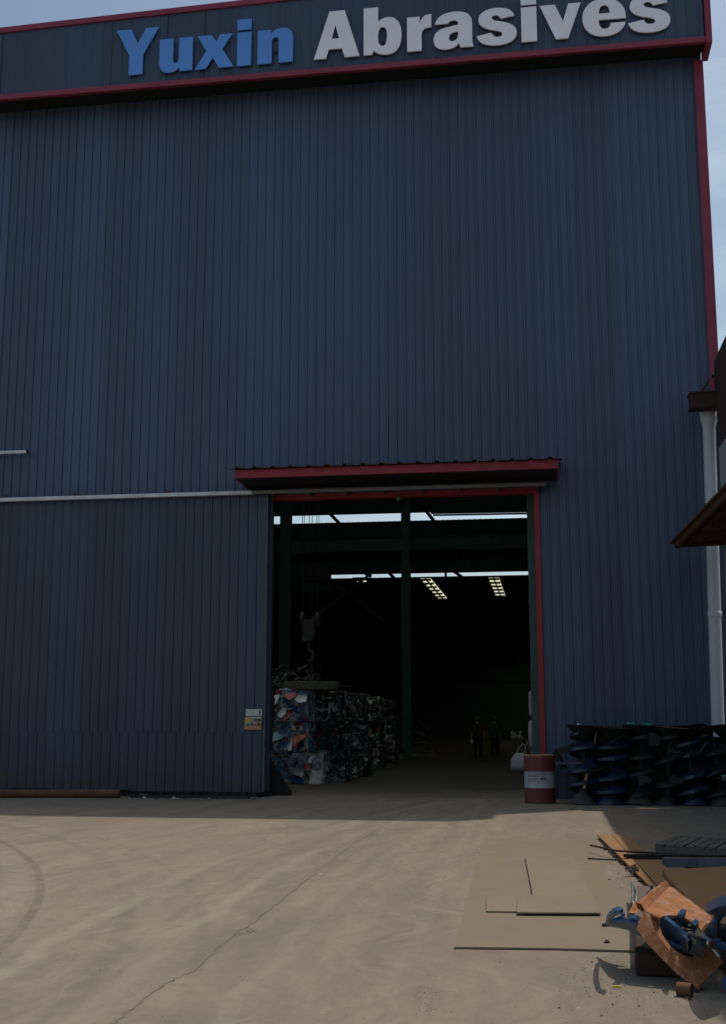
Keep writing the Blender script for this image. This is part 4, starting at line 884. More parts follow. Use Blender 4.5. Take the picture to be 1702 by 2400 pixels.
# ------------------------------------------------------------------ people walking away inside
def skin(name, nodes, edges, mat, parent, sub=2):
    me = bpy.data.meshes.new(name); keys = list(nodes); me.from_pydata([nodes[k][0] for k in keys], [(keys.index(a), keys.index(b)) for a, b in edges], [])
    o = bpy.data.objects.new(name, me); COL.objects.link(o)
    o.modifiers.new('skin', 'SKIN'); s_ = o.modifiers.new('sub', 'SUBSURF'); s_.levels = sub; s_.render_levels = sub
    for i, k in enumerate(keys):
        r = nodes[k][1]; me.skin_vertices[0].data[i].radius = r if isinstance(r, tuple) else (r, r)
    me.skin_vertices[0].data[0].use_root = True
    me.materials.append(mat); o.parent = parent
    for f in me.polygons: f.use_smooth = True
    return o
def person(px, py, H, shirt, label, stride, hold):
    c = gnd(px, py); p = thing('person', c, label, 'person', 'two workers walking inside the hall'); k = H/1.7
    V = lambda x, y, z: Vector((x*k, y*k, z*k))
    s = stride
    B = {'pel': (V(0, 0, .92), (.15*k, .11*k)), 'wst': (V(0, .01, 1.08), (.14*k, .10*k)), 'chs': (V(0, .0, 1.28), (.17*k, .11*k)), 'nkb': (V(0, .0, 1.44), (.075*k, .07*k)), 'nk': (V(0, .015, 1.50), .055*k), 'hd': (V(0, .03, 1.58), (.075*k, .09*k)), 'hd2': (V(0, .035, 1.66), (.07*k, .085*k))}
    E = [('pel', 'wst'), ('wst', 'chs'), ('chs', 'nkb'), ('nkb', 'nk'), ('nk', 'hd'), ('hd', 'hd2')]
    for sd_, n in ((-1, 'L'), (1, 'R')):
        f = s*sd_
        B |= {n+'hip': (V(.09*sd_, 0, .86), .088*k), n+'kne': (V(.095*sd_, .10*f+.03, .48), .058*k), n+'ank': (V(.095*sd_, .17*f-.03, .08), .040*k), n+'toe': (V(.10*sd_, .17*f+.13, .035), .036*k),
              n+'sho': (V(.185*sd_, 0, 1.39), .062*k), n+'elb': (V(.245*sd_, -.06*f-.02, 1.12), .043*k), n+'wri': (V(.265*sd_, -.12*f+.06, .89), .030*k), n+'hnd': (V(.262*sd_, -.12*f+.08, .81), (.036*k, .022*k)),
              n+'f1': (V(.262*sd_, -.12*f+.11, .745), .010*k), n+'f2': (V(.262*sd_, -.12*f+.088, .735), .010*k), n+'f3': (V(.262*sd_, -.12*f+.066, .738), .010*k), n+'f4': (V(.262*sd_, -.12*f+.046, .748), .009*k), n+'th': (V(.245*sd_, -.12*f+.125, .80), .011*k)}
        E += [('pel', n+'hip'), (n+'hip', n+'kne'), (n+'kne', n+'ank'), (n+'ank', n+'toe'), ('chs', n+'sho'), (n+'sho', n+'elb'), (n+'elb', n+'wri'), (n+'wri', n+'hnd')]+[(n+'hnd', n+q_) for q_ in ('f1', 'f2', 'f3', 'f4', 'th')]
    bo = skin('body', B, E, MAT['skin'], p); bpy.context.view_layer.update()
    me = bpy.data.meshes.new_from_object(bo.evaluated_get(bpy.context.evaluated_depsgraph_get())); bo.modifiers.clear(); bo.data = me; me.materials.clear()
    for m_ in (MAT['skin'], MAT['trouser'], shirt): me.materials.append(m_)
    for f in me.polygons:
        z_ = f.center.z/k; f.use_smooth = True; f.material_index = 1 if .12 < z_ < 1.0 and abs(f.center.x) < .205*k else (2 if 1.0 <= z_ < 1.42 and abs(f.center.x) < .225*k else 0)
    g_ = .018*k
    T = {a: (B[a][0], tuple(v+g_ for v in B[a][1]) if isinstance(B[a][1], tuple) else B[a][1]+g_) for a in B}
    sh = {a: T[a] for a in ('pel', 'wst', 'chs', 'nkb')}; sh['pel'] = (V(0, 0, .84), (.185*k, .145*k)); sh['wst'] = (V(0, .01, 1.06), (.172*k, .135*k)); es = [('pel', 'wst'), ('wst', 'chs'), ('chs', 'nkb')]
    for n in 'LR': sh[n+'sho'] = T[n+'sho']; sh[n+'el'] = (B[n+'sho'][0].lerp(B[n+'elb'][0], .8), .062*k); es += [('chs', n+'sho'), (n+'sho', n+'el')]
    skin('shirt', sh, es, shirt, p)
    tr_ = {'pel': (V(0, 0, .98), (.168*k, .132*k))}; et = []
    for n in 'LR':
        for a in ('hip', 'kne'): tr_[n+a] = T[n+a]
        tr_[n+'ank'] = (T[n+'ank'][0]+V(0, 0, .01), .062*k); et += [('pel', n+'hip'), (n+'hip', n+'kne'), (n+'kne', n+'ank')]
    skin('trousers', tr_, et, MAT['trouser'], p)
    for n in 'LR':
        a = B[n+'ank'][0]; t = B[n+'toe'][0]; skin('shoe', {'a': (Vector((a.x, a.y-.03, .05*k)), .045*k), 'b': (Vector((t.x, t.y, .04*k)), .04*k)}, [('a', 'b')], MAT['black'], p, 1)
    mb = MB(); mb.lathe([(.098*k, 1.60*k), (.104*k, 1.65*k), (.095*k, 1.70*k), (.06*k, 1.735*k), (.001, 1.745*k)], (0, .035*k, 0), 20); mb.poly([(-.08*k, .12*k, 1.62*k), (.08*k, .12*k, 1.62*k), (.06*k, .21*k, 1.60*k), (-.06*k, .21*k, 1.60*k)], (0, 0, 1), .01); o = mb.build('cap', MAT['cap']); o.parent = p
    mb = MB(); mb.lathe([(.080*k, 1.535*k), (.094*k, 1.56*k), (.098*k, 1.598*k)], (0, .028*k, 0), 20); o = mb.build('hair', MAT['hair']); o.parent = p
    fc = MB(); yF = .03*k+.088*k                                # face looks away from the camera: nose, eyes, mouth, ears
    fc.poly([(-.014*k, yF, 1.575*k), (.014*k, yF, 1.575*k), (0, yF, 1.625*k)], (0, 1, 0), -.02*k)
    o = fc.build('nose', MAT['skin']); o.parent = p
    for sx_ in (-1, 1):
        e_ = MB(); blob(e_, (sx_*.03*k, yF-.004, 1.615*k), .008*k, 3); o = e_.build('eye', MAT['black']); o.parent = p
        e_ = MB(); blob(e_, (sx_*.082*k, .03*k, 1.60*k), .018*k, 6); o = e_.build('ear', MAT['skin']); o.parent = p
    fc = MB(); fc.box((-.022*k, yF-.01, 1.548*k), (.022*k, yF+.002, 1.555*k)); o = fc.build('mouth', MAT['redink']); o.parent = p
    if hold:
        h = c+B['Lhnd'][0]; mb = MB(); hp = h+Vector((0, .0, -.06)); blob(mb, hp, .05, 5, flat_=1.5); tag(mb.build('white_gloves', MAT['paper'], loc=hp), 'white gloves held in the left hand of the brown shirted person', 'gloves')
    return p
person(1121, 1783, 1.70, MAT['shirtb'], 'person in brown shirt and dark trousers walking into the dark hall', 1, True)
person(1160, 1780, 1.72, MAT['shirtg'], 'person in green shirt and dark trousers walking into the dark hall', -1, False)

# ------------------------------------------------------------------ white bag and clutter by the right jamb
p = gnd(1220, 1806); k = 1/px_m(p)
bg_ = thing('bulk_bag', p, 'white woven bulk bag with loop handles slumped inside the right door jamb', 'bag')
mb = MB(); prof = [(.001, 0), (22*k, 0), (24*k, 8*k), (23*k, 22*k), (18*k, 34*k), (12*k, 40*k), (10*k, 39*k), (.001, 30*k)]
mb.lathe(prof, p+Vector((0, .3, 0)), 24)
mb.v = [tuple(Vector(v)+Vector((mnoise.noise(Vector(v)*9), mnoise.noise(Vector(v)*9+Vector((5, 0, 0))), 0))*.05) for v in mb.v]
mb.build('sack', MAT['bag'], bg_)
for (xs_, ys_) in (((1206, 1775), (1226, 1743)), ((1226, 1772), (1238, 1738))):
    mb = MB(); a = onY(xs_[0], xs_[1], p.y+.2); t = onY(ys_[0], ys_[1], p.y+.2); mb.tube([a, a.lerp(t, .6)+Vector((-.03, 0, .03)), t, t+Vector((.06, 0, -.05)), t+Vector((.1, 0, -.3))], .018, 6); mb.build('handle', MAT['bag'], bg_)
yq = p.y+.25
for j, (pa, pb, lb) in enumerate((((1238, 1685), (1247, 1755), 'lower pale sack stacked against the right door jamb'), ((1238, 1615), (1247, 1682), 'upper pale sack stacked against the right door jamb'))):
    a = onY(*pa, yq+1); b = onY(*pb, yq+1); mb = MB(); c = (a+b)/2; mb.lathe([(.001, b.z), (.12, b.z), (.16, b.z+.12), (.17, (a.z+b.z)/2), (.15, a.z-.1), (.001, a.z)], (a.x+.16, yq+1, 0), 16)
    if j == 0: mb.box((a.x+.08, yq+.9, 0), (a.x+.30, yq+1.2, b.z-.002))
    mb.v = [tuple(Vector(v)+Vector((mnoise.noise(Vector(v)*7), 0, 0))*.04) for v in mb.v]; tag(mb.build('sack', MAT['bag'], loc=(a.x, yq+1, b.z)), lb, 'sack', 'pale sacks by the door jamb')
tb = gnd(1200, 1765); tbz = onY(1200, 1733, tb.y).z
wb = thing('work_bench', tb, 'low dark work bench near the right wall inside the hall', 'bench')
xa, xb = onY(1165, 1733, tb.y).x, onY(1232, 1733, tb.y).x
MB().box((xa, tb.y, tbz-.05), (xb, tb.y+.9, tbz)).build('bench_top', MAT['dkgrey'], wb)
for x in (xa+.05, xb-.12): MB().box((x, tb.y+.05, 0), (x+.07, tb.y+.12, tbz-.052)).build('leg', MAT['black'], wb)
mb = MB(); r5 = random.Random(2)
for q_ in range(16): blob(mb, (xb-.05-r5.random()*.65, tb.y+.2+r5.random()*.4, tbz+.05+abs(r5.gauss(0, .08))), .09, 60+q_)
tag(mb.build('scrap_sheet_pile', MAT['paper'], loc=(xb-.3, tb.y+.4, tbz)), 'pile of bright white crumpled scrap on the work bench', 'scrap pile')

# ------------------------------------------------------------------ steel plates on the ground
def gplate(name, pts, z, th, mat, label, group=None):
    P = [gnd(x, y, z) for x, y in pts]; mb = MB(); mb.poly(P, (0, 0, 1), th); o = mb.build(name, mat, loc=P[0]); tag(o, label, 'plate', group); return o
GP = 'steel plates laid on the yard'
gplate('steel_plate', [(1065, 2219), (1300, 2222), (1500, 2228), (1478, 2130), (1424, 2060), (1385, 1968), (1133, 1966), (1102, 2080)], .016, .012, MAT['plate'], 'largest dusty steel plate lying flat on the yard under two smaller plates', GP)
gplate('steel_plate', [(1140, 2135), (1225, 2136), (1262, 2136), (1262, 2100), (1140, 2101)], .030, .012, MAT['plate2'], 'narrow steel plate poking out left under the upper plate', GP)
gplate('steel_plate', [(1249, 2097), (1213, 2101), (1212, 2138), (1409, 2139), (1400, 2120), (1345, 2008), (1231, 2007)], .044, .012, MAT['plate2'], 'upper smaller steel plate with a notched left side on the big plate', GP)
gplate('steel_plate', [(1400, 1956), (1432, 1955), (1538, 2076), (1524, 2076), (1452, 2006)], .05, .02, MAT['rustplate'], 'long narrow rusty strip plate pointing toward the doorway', 'rusty plates at the right')
gplate('steel_plate', [(1434, 1955), (1470, 1957), (1560, 2030), (1600, 2074), (1541, 2076)], .046, .02, MAT['rustplate'], 'rusty plate just right of the narrow strip plate', 'rusty plates at the right')
gplate('steel_plate', [(1552, 2038), (1710, 2030), (1800, 2150), (1800, 2185), (1660, 2160)], .10, .04, MAT['rustplate'], 'thick orange rusted plate half in shade below the grey channel', 'rusty plates at the right')
# dark gap with dirt beside the strip plate
mb = MB(); r6 = random.Random(12)
for k in range(60):
    t = r6.random(); x = 1420+(1525-1420)*t-r6.random()*14*(.3+t); y = 1985+(2072-1985)*t+r6.uniform(-3, 4); blob(mb, gnd(x, y)+Vector((0, 0, .012)), r6.uniform(.01, .035), 100+k, flat_=.6, n=7)
tag(mb.build('dirt_clods', MAT['dkrust'], loc=gnd(1480, 2030)), kind='stuff')
def rod(a, b, r, mat, label, mid=None):
    pts = [a]+([mid] if mid else [])+[b]; mb = MB(); mb.tube(pts, r, 8); tag(mb.build('steel_rod', mat, loc=a), label, 'rod', 'thin rods on the yard')
rod(gnd(1384, 1981, .10), gnd(1660, 2007, .09), .012, MAT['dkrust'], 'thin curved rusty rod crossing the strip plates', gnd(1445, 1994, .085))
rod(gnd(1378, 2012, .03), gnd(1449, 2016, .03), .009, MAT['dkrust'], 'short thin rod lying left of the strip plates')
a = gnd(1462, 2005, .08); b = gnd(1720, 2008, .08); mb = MB(); mb.bar(a, b, .07, .03); mb.bar(a+Vector((.02, -.045, -.008)), b+Vector((0, -.045, -.008)), .012, .05); tag(mb.build('flat_bar', MAT['black'], loc=a), 'black flat bar lying across the rusty plates below the pallet', 'bar')
# pallet
fa_ = gnd(1536, 1978, .12); fb_ = gnd(1702, 1990, .12); bk = gnd(1582, 1958, .12)
u = (fb_-fa_).normalized(); v = (bk-fa_); v = v.normalized()
pal = thing('pallet', (fa_.x, fa_.y, 0), 'weathered dark wooden pallet lying in the shade on the right', 'pallet')
mb = MB(); un = u
def pt(a, b, z): q_ = fa_+u*a+v*b; return Vector((q_.x, q_.y, z))
def quadbox(mb, a0, a1, b0, b1, z0, z1):
    vs = [pt(a0, b0, z0), pt(a1, b0, z0), pt(a1, b1, z0), pt(a0, b1, z0), pt(a0, b0, z1), pt(a1, b0, z1), pt(a1, b1, z1), pt(a0, b1, z1)]
    mb.add(vs, [(0,3,2,1),(4,5,6,7),(0,1,5,4),(1,2,6,5),(2,3,7,6),(3,0,4,7)])
PD = (bk-fa_).length*1.0
for k in range(11): mb = MB(); quadbox(mb, k*.128+.0, k*.128+.108, -.01, PD, .10+.002*(k % 3), .122+.002*(k % 3)); mb.build('slat', MAT['wood'], pal)
for b_ in (0, PD*.48, PD-.09): mb = MB(); quadbox(mb, 0, 1.42, b_, b_+.09, .0, .099); mb.build('bearer', MAT['wood'], pal)
# grey channel on blocks
a = gnd(1556, 2019, .085); b = gnd(1760, 2021, .085); ch = MB(); d = (b-a).normalized(); pr_ = Vector((-d.y, d.x, 0))
ch.bar(a+Vector((0, 0, .03)), b+Vector((0, 0, .03)), .16, .012); ch.bar(a-pr_*.077-Vector((0, 0, .012)), b-pr_*.077-Vector((0, 0, .012)), .01, .07); ch.bar(a+pr_*.077-Vector((0, 0, .012)), b+pr_*.077-Vector((0, 0, .012)), .01, .07)
tag(ch.build('channel_beam', MAT['galv'], loc=a), 'grey blue steel channel beam lying on dark red blocks', 'beam')
for i, (pa, lb) in enumerate(((1640, 'left dark red block under the grey channel beam'), (1700, 'right dark red block under the grey channel beam'))):
    c = gnd(pa, 2041); mb = MB(); mb.box((c.x-.13, c.y, .0), (c.x+.09, c.y+.25, .048)); o = bevel(mb.build('support_block', M('dark red block', (.09, .02, .018), rough=.8, scale=8), loc=c), .01); tag(o, lb, 'block', 'red support blocks')

# ------------------------------------------------------------------ scrap pile bottom right
z7 = lambda x, y: (1300+x/4.04, 1900+y/4.04)
def plane(anch):
    A = [gnd(*z7(x, y), z) for x, y, z in anch]; n = (A[1]-A[0]).cross(A[2]-A[0]).normalized()
    if n.dot(CAM-A[0]) < 0: n = -n
    return A[0], n
def trace(name, anch, outline, th, mat, label=None, cat=None, parent=None, group=None, mb=None):
    p0, n = plane(anch); P = [onP(*z7(x, y), p0, n) for x, y in outline]; m_ = mb or MB(); m_.poly(P, n, th)
    if mb: return P
    o = m_.build(name, mat, parent, loc=P[0])
    if not parent: tag(o, label, cat, group)
    return o
def arc(cx, cy, rx, ry, a0, a1, n=10): return [(cx+rx*math.cos(math.radians(a0+(a1-a0)*i/n)), cy-ry*math.sin(math.radians(a0+(a1-a0)*i/n))) for i in range(n+1)]
# low rusty steel box under everything
bl = gnd(*z7(765, 1570)); br = gnd(*z7(1330, 1592)); 
tl = gnd(*z7(742, 706), .14); d_ = (br-bl).normalized(); e_ = (tl-bl); e_.z = 0
bx = thing('steel_box', bl, 'low dark rusted steel box under the orange plates', 'box')
def bp(a, b, z): q_ = bl+d_*a+e_*b; return Vector((q_.x, q_.y, z))
def qb(mb, a0, a1, b0, b1, z0, z1):
    vs = [bp(a0, b0, z0), bp(a1, b0, z0), bp(a1, b1, z0), bp(a0, b1, z0), bp(a0, b0, z1), bp(a1, b0, z1), bp(a1, b1, z1), bp(a0, b1, z1)]
    mb.add(vs, [(0,3,2,1),(4,5,6,7),(0,1,5,4),(1,2,6,5),(2,3,7,6),(3,0,4,7)])
BW = .36
mb = MB(); qb(mb, 0, BW, 0, 1, 0, .132); bevel(mb.build('box_body', MAT['dkrust'], bx), .02, 3)
mb = MB(); qb(mb, .0, BW-.02, .25, .99, .133, .14); mb.build('lid', MAT['purple'], bx)
mb = MB(); a = bp(-.005, .70, .15); 
mb.tube([bp(-.01, 1.0, .17), bp(-.005, .9, .16), bp(.0, .8, .155), bp(-.01, .68, .15), bp(.01, .6, .15)], .012, 6); mb.tube([bp(.02, .93, .16), bp(.03, .8, .16), bp(.02, .66, .15)], .008, 6); mb.build('twisted_edge', MAT['wire'], bx)
mb = MB(); c = gnd(*z7(920, 790), .17); mb.lathe([(.001, -.03), (.04, -.03), (.046, 0), (.035, .025), (.012, .03), (.012, .06), (.02, .065), (.001, .07)], c, 14); tag(mb.build('pipe_fitting', MAT['dkgrey'], loc=c), 'small grey pipe fitting sitting on the rusty box lid', 'fitting')
# orange plate, upper piece
an_u = ((860, 950, .40), (1085, 720, .45), (1500, 1020, .36))
up_o = [(860, 950), (1085, 715), (1110, 722), (1230, 810), (1370, 915), (1505, 1020), (1470, 1080), (1410, 1142), (1375, 1110), (1330, 1068), (1270, 1035), (1210, 1008), (1150, 992), (1090, 988), (1040, 995), (1000, 1012), (960, 1000)]
ob = thing('rusted_plate', gnd(*z7(1100, 950), .40), 'orange rusted flanged plate with a round cut out on the scrap pile, upper piece', 'plate', 'orange rusted plates')
trace('plate_sheet', an_u, up_o, .012, MAT['orange'], parent=ob)
p0u, nu_ = plane(an_u)
l0 = onP(*z7(1083, 712), p0u, nu_); l1 = onP(*z7(858, 948), p0u, nu_); l2 = onP(*z7(745, 985), p0u, nu_)
fl_ = MB(); off = Vector((-.035, .06, .045))
pts_in = [l0, onP(*z7(960, 840), p0u, nu_), l1, onP(*z7(825, 920), p0u, nu_), onP(*z7(770, 970), p0u, nu_)]
offs = [Vector((-.01, .02, .03)), Vector((-.02, .03, .045)), Vector((-.025, .02, .04)), Vector((-.03, .02, .035)), Vector((-.03, .0, .0))]
vs = []
for a_, o_ in zip(pts_in, offs): vs += [a_, a_+o_, a_+o_+Vector((-.012, .006, .0)), a_+Vector((-.014, .004, -.01))]
fs = []
for i in range(4):
    for k in range(4): fs.append((i*4+k, i*4+(k+1) % 4, i*4+4+(k+1) % 4, i*4+4+k))
fl_.add(vs, fs); fl_.build('flange', MAT['orange'], ob)
# orange plate, lower piece
an_l = ((1370, 1655, .04), (1600, 1430, .14), (850, 960, .40))
lo_o = [(850, 955), (985, 1025), (1000, 1100), (1010, 1150), (1045, 1215), (1100, 1282), (1170, 1340), (1250, 1382), (1320, 1385), (1390, 1360), (1430, 1300), (1425, 1260), (1470, 1268), (1520, 1320), (1600, 1430), (1490, 1545), (1370, 1658), (1310, 1590)]
lw = thing('rusted_plate', gnd(*z7(1370, 1655)), 'orange rusted plate sloping down to the ground, lower piece with a bent edge', 'plate', 'orange rusted plates')
trace('plate_sheet', an_l, lo_o[:-1]+[(1225, 1490), (1060, 1290), (930, 1110)], .012, MAT['orange'], parent=lw)
p0l, nl_ = plane(an_l)
eg = [onP(*z7(x, y), p0l, nl_) for x, y in ((850, 955), (930, 1110), (1060, 1290), (1225, 1490), (1370, 1658))]
wv = [onP(*z7(x, y), p0l, nl_)-Vector((0, 0, dz)) for x, y, dz in ((770, 1000, .07), (850, 1115, .07), (980, 1265, .06), (1150, 1460, .045), (1362, 1668, .012))]
fl_ = MB(); vs = []
for a_, b_ in zip(eg, wv): nrm = Vector((.5, .2, -.8)).normalized()*.012; vs += [a_+Vector((0, 0, .001)), b_, b_+nrm, a_+nrm]
fs = []
for i in range(4):
    for k in range(4): fs.append((i*4+k, i*4+4+k, i*4+4+(k+1) % 4, i*4+(k+1) % 4))
fl_.add(vs, fs); fl_.build('flange', MAT['orange'], lw)
# blue machine part, left arm
arm = thing('scrap_plough', gnd(*z7(600, 1080), .2), 'bent blue machine arm sticking out left from under the orange plate', 'machine part', 'blue machine parts')
an_w = ((480, 1085, .20), (1000, 1245, .19), (560, 1000, .36))
trace('web', an_w, [(468, 1085), (520, 1062), (640, 1055), (770, 1085), (840, 1120), (1000, 1225), (1250, 1330), (1230, 1345), (1000, 1248), (850, 1203), (760, 1166), (700, 1134), (640, 1118), (560, 1103)], .02, MAT['machblue'], parent=arm)
an_f = ((520, 1050, .24), (760, 1080, .25), (640, 1000, .30))
trace('top_flange', an_f, [(512, 1066), (520, 1040), (630, 1000), (690, 1030), (765, 1088), (830, 1118), (770, 1092), (640, 1062)], .01, MAT['machblue'], parent=arm)
hd = MB(); p0, n = plane(an_w); hp = [onP(*z7(x, y), p0, n) for x, y in ((505, 1060), (520, 1015), (550, 980), (600, 958), (640, 962), (650, 985))]
for s_ in (0, 1): hd.tube([h+Vector((.0, .05*s_, .0)) for h in hp], .014, 8, radii=[.012, .016, .018, .018, .016, .012])
vs = []
for h in hp: vs += [h+Vector((0, -.01, .012)), h+Vector((0, .07, .02))]
hd.add(vs, [(2*i, 2*i+2, 2*i+3, 2*i+1) for i in range(5)]); hd.build('curled_head', MAT['machblue'], arm)
nb = MB(); c = onP(*z7(478, 1080), p0, n); nb.tube([c-Vector((.02, 0, .004)), c+Vector((.03, 0, .0))], .011, 8); nb.build('bolt', MAT['dkrust'], arm)
an_c = ((700, 1050, .30), (790, 1040, .34), (750, 1100, .27))
trace('clamp', an_c, [(695, 1030), (735, 1015), (790, 1045), (750, 1098)], .03, MAT['machblue'], parent=arm)
# blue machine part seen through the cut-out
core = thing('scrap_mounting', gnd(*z7(1150, 1200), .2), 'blue machine frame with upright lugs showing through the round cut out', 'machine part', 'blue machine parts')
an_b = ((1000, 1080, .30), (1260, 1240, .25), (1110, 1270, .16))
trace('web', an_b, [(985, 1005), (1040, 1020), (1160, 1110), (1270, 1222), (1300, 1260), (1265, 1345), (1190, 1330), (1100, 1270), (1030, 1190), (1000, 1110)], .02, MAT['machblue'], parent=core)
trace('flange', ((1000, 1000, .37), (1270, 1225, .28), (1040, 990, .36)), [(985, 1003), (1010, 995), (1060, 1010), (1180, 1105), (1290, 1215), (1270, 1226), (1160, 1118), (1045, 1030)], .01, MAT['machblue'], parent=core)
for outl, zz in (([(1150, 1085), (1160, 985), (1175, 978), (1215, 985), (1205, 1112)], .40), ([(1290, 1140), (1295, 1065), (1335, 1090), (1320, 1160)], .36), ([(1440, 1185), (1462, 1062), (1502, 1058), (1496, 1222)], .40)):
    x_, y_ = outl[0]; trace('lug', ((x_, y_, zz-.14), (outl[-1][0], outl[-1][1], zz-.145), (outl[1][0], outl[1][1], zz)), outl, .035, MAT['machblue'], parent=core)
trace('base_plate', ((1060, 1150, .22), (1500, 1200, .2), (1350, 1260, .2)), [(1210, 1130), (1240, 1115), (1360, 1190), (1390, 1215), (1280, 1228), (1215, 1165)], .012, MAT['machblue'], parent=core)
trace('base_plate', ((1060, 1150, .22), (1500, 1200, .2), (1350, 1260, .2)), [(1395, 1222), (1440, 1180), (1575, 1212), (1535, 1262)], .014, MAT['machblue'], parent=core)
trace('base_plate', ((1060, 1150, .20), (1500, 1200, .18), (1350, 1260, .18)), [(1010, 1110), (1110, 1140), (1190, 1200), (1150, 1205), (1040, 1175)], .012, MAT['machblue'], parent=core)
# grey pipe stub
pa = gnd(*z7(1255, 1262), .25); pb = gnd(*z7(1385, 1302), .22); mb = MB(); R7 = .05
mb.tube([pa, pb], R7, 20, cap=False, radii=[R7, R7*1.05]); mb.tube([pa+Vector((-.002, 0, 0)), pa+Vector((.0, 0, 0))], R7, 20); mb.tube([pa.lerp(pb, .8), pb-Vector((.004, 0, 0))], R7*.86, 20, 1); tag(mb.build('pipe_stub', [MAT['dkgrey'], MAT['black']], loc=pa), 'thick grey pipe stub lying in the round cut out', 'pipe')
ro = random.Random(31)
for k in range(12):
    x, y = ro.choice(((1050, 1010), (1120, 1030), (1180, 1060), (1240, 1080), (1330, 1190), (1400, 1240), (1480, 1300), (1540, 1330), (1150, 1180), (1600, 1380), (1440, 1130), (1080, 1060))); x += ro.uniform(-30, 30); y += ro.uniform(-25, 25)
    c = gnd(*z7(x, y), .23+ro.uniform(-.03, .06)); mb = MB(); d9 = Vector((ro.uniform(-1, 1), ro.uniform(-1, 1), ro.uniform(-.4, .4))).normalized()
    if k % 3 == 0: mb.tube([c-d9*.05, c+d9*.05], .008, 7); mb.tube([c+d9*.05, c+d9*.062], .015, 6)
    elif k % 3 == 1: mb.bar(c-d9*.06, c+d9*.04, .035, .010); mb.bar(c+d9*.04, c+d9*.045+Vector((0, 0, .03)), .03, .008)
    else: mb.poly([c, c+Vector((.08, .01, ro.uniform(-.02, .03))), c+Vector((.07, .06, ro.uniform(0, .05))), c+Vector((.02, .08, .02)), c+Vector((-.02, .03, .01))], (0, -.3, 1), .008)
    tag(mb.build('scrap_offcut', MAT[('dkrust', 'paper', 'machblue', 'rustpipe', 'dkgrey')[k % 5]], loc=c), 'small scrap offcut among the orange plates and blue machine parts', 'offcut', 'small offcuts in the scrap pile')
# blue arched bracket at the right edge
ar = thing('scrap_arch', gnd(*z7(1600, 1100), .1), 'arched blue machine bracket at the right edge of the scrap pile', 'machine part', 'blue machine parts')
trace('arch', ((1520, 1110, .12), (1720, 1110, .12), (1530, 930, .50)), [(1440, 965), (1500, 930), (1570, 905), (1640, 890), (1760, 905), (1800, 960), (1800, 1100), (1760, 1060), (1720, 1010), (1640, 995), (1595, 1010), (1565, 1060), (1555, 1120), (1515, 1105), (1530, 1010), (1510, 985), (1480, 985)], .05, MAT['machblue'], parent=ar)
trace('rib', ((1520, 1110, .10), (1560, 1110, .12), (1545, 960, .42)), [(1512, 965), (1540, 955), (1535, 1110), (1505, 1105)], .05, MAT['machblue'], parent=ar)
trace('foot', ((1540, 1270, .14), (1624, 1180, .14), (1640, 1330, .11)), [(1535, 1265), (1620, 1165), (1800, 1230), (1800, 1420), (1620, 1320)], .02, MAT['machblue'], parent=ar)
mb = MB(); c = gnd(*z7(1550, 1150), .18); mb.lathe([(.001, -.05), (.075, -.05), (.085, -.02), (.08, .03), (.05, .05), (.03, .045), (.001, .03)], c, 18); tag(mb.build('bearing', MAT['black'], loc=c), 'black round bearing between the blue bracket and the orange plate', 'bearing')
gb = MB(); gb.bar(gnd(*z7(1500, 1290), .10), gnd(*z7(1800, 1440), .10), .10, .05); gb.bar(gnd(*z7(1560, 1400), .05), gnd(*z7(1800, 1560), .05), .05, .05); tag(gb.build('grey_bar', MAT['dkgrey'], loc=gnd(*z7(1500, 1290), .10)), 'grey steel bar under the blue bracket at the right edge', 'bar')
# blue wheel
wr = .05; c = gnd(*z7(1668, 1640), wr)-Vector((0, 0, wr)); wh_ = thing('wheel_hub', c, 'blue wheel lying at the right edge near the rusty pipe stub', 'wheel'); mb = MB(); c2 = c+Vector((0, 0, wr))
mb.tube([c2-Vector((.0, .02, 0)), c2+Vector((0, .02, 0))], wr, 26); mb.build('tyre', MAT['machblue'], wh_)
mb = MB(); mb.tube([c2-Vector((.0, .03, 0)), c2+Vector((0, .03, 0))], .016, 14); mb.build('hub', MAT['dkgrey'], wh_)
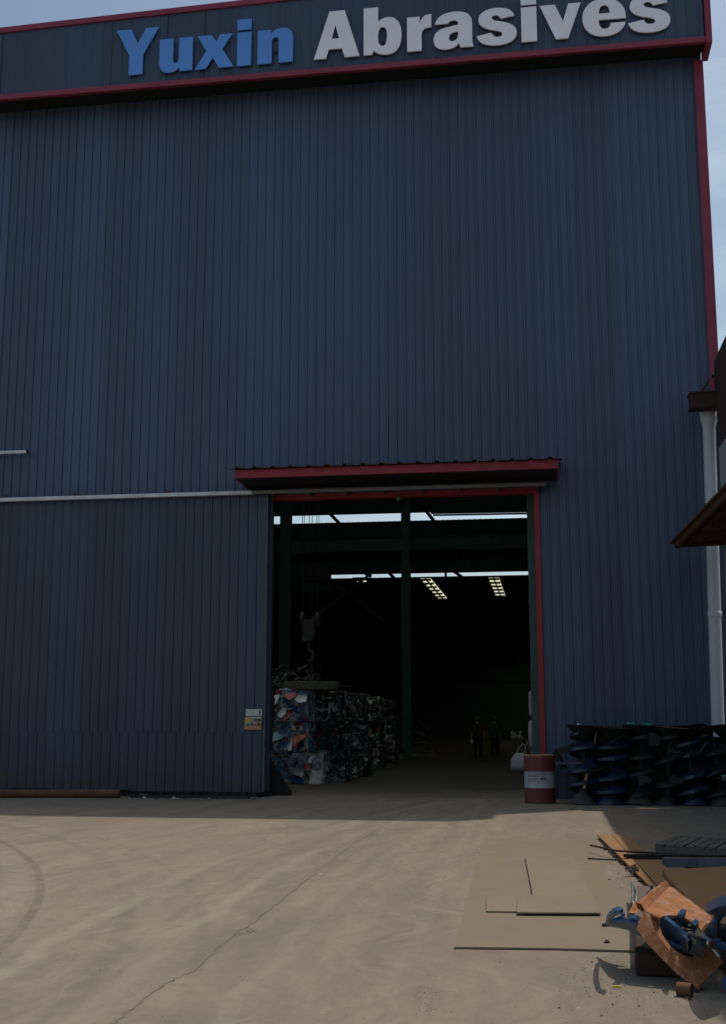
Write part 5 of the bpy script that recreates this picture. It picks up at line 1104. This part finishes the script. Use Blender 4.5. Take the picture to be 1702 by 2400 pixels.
# short rusty pipe with bolts
c = gnd(*z7(1235, 1760)); d2 = Vector((.9, -.35, 0)).normalized(); pr7 = .038; c3_ = Vector((c.x, c.y, pr7)); pc = thing('pipe_offcut', c, 'short rusty pipe offcut with bolts lying on the concrete at the front', 'pipe')
mb = MB(); mb.tube([c3_-d2*.042, c3_+d2*.042], pr7, 22, cap=False); mb.tube([c3_-d2*.04, c3_+d2*.040], pr7*.84, 22, 1); mb.build('pipe_body', [MAT['rustpipe'], MAT['black']], pc)
for k, (x, y) in enumerate(((1330, 1725), (1372, 1705), (1300, 1640), (1255, 1792), (1345, 1675))):
    c = gnd(*z7(x, y)); mb = MB(); mb.tube([c+Vector((-.016, .008, .010)), c+Vector((.010, 0, .010))], .006, 7); mb.tube([c+Vector((.010, 0, .010)), c+Vector((.018, -.003, .010))], .0105, 6)
    tag(mb.build('bolt', MAT['dkrust'], loc=c), ('rusty bolt at the mouth of the short pipe', 'rusty bolt farthest right of the short pipe', 'rusty bolt just behind the short pipe', 'rusty bolt in front of the short pipe', 'rusty bolt between the pipe and the orange plate')[k], 'bolt', 'loose bolts by the pipe')
a = gnd(*z7(562, 1666), .006); b = gnd(*z7(625, 1668), .006); mb = MB(); mb.bar(a, b, .018, .010); mb.bar(a+Vector((.0, .0, .006)), b+Vector((-.05, 0, .006)), .010, .004); tag(mb.build('yellow_stick', MAT['yellow'], loc=a), 'small yellow stick lying alone on the concrete', 'stick')
mb = MB(); c = gnd(*z7(495, 1275)); blob(mb, c+Vector((0, 0, .02)), .02, 3, flat_=.8); tag(mb.build('rubble_lump', MAT['dkrust'], loc=c), 'dark lump of rubble on the edge of the big plate', 'lump')
mb = MB(); c = gnd(*z7(710, 575), .04); rc = random.Random(5)
for k in range(9): a = c+Vector((rc.uniform(-.05, .05), rc.uniform(-.12, .10), rc.uniform(-.02, .02))); mb.poly([a, a+Vector((.05, .01, rc.uniform(0, .04))), a+Vector((.05, .06, rc.uniform(.0, .07))), a+Vector((-.02, .05, .02))], (0, -.4, 1), .004)
tag(mb.build('crumpled_sheet', MAT['dkrust'], loc=c), 'crumpled brown sheet lying in the gap beside the strip plate', 'sheet')
# scattered chips and grit
mb = MB(); r8 = random.Random(21)
def chips(n, x0, x1, y0_, y1_, s0, s1):
    for k in range(n):
        x, y = r8.uniform(x0, x1), r8.uniform(y0_, y1_); c = gnd(x, y); s_ = r8.uniform(s0, s1)*(1.8 if r8.random() < .08 else 1); blob(mb, c+Vector((0, 0, s_*.3)), s_, 300+k, r8.choice((0, 0, 0, 1, 2)), n=5, flat_=.5)
chips(150, 1340, 1500, 2130, 2330, .0015, .005); chips(90, 1300, 1702, 2300, 2400, .0015, .0045); chips(90, 1380, 1490, 1990, 2130, .003, .008); chips(90, 0, 1400, 1925, 2400, .002, .005); chips(70, 980, 1025, 2310, 2375, .001, .003)
chips(100, 300, 620, 1864, 1874, .01, .022); chips(60, 1330, 1702, 1892, 1902, .004, .011)
tag(mb.build('grit_chips', [MAT['dkrust'], MAT['paper'], MAT['dkgrey']]), kind='stuff')
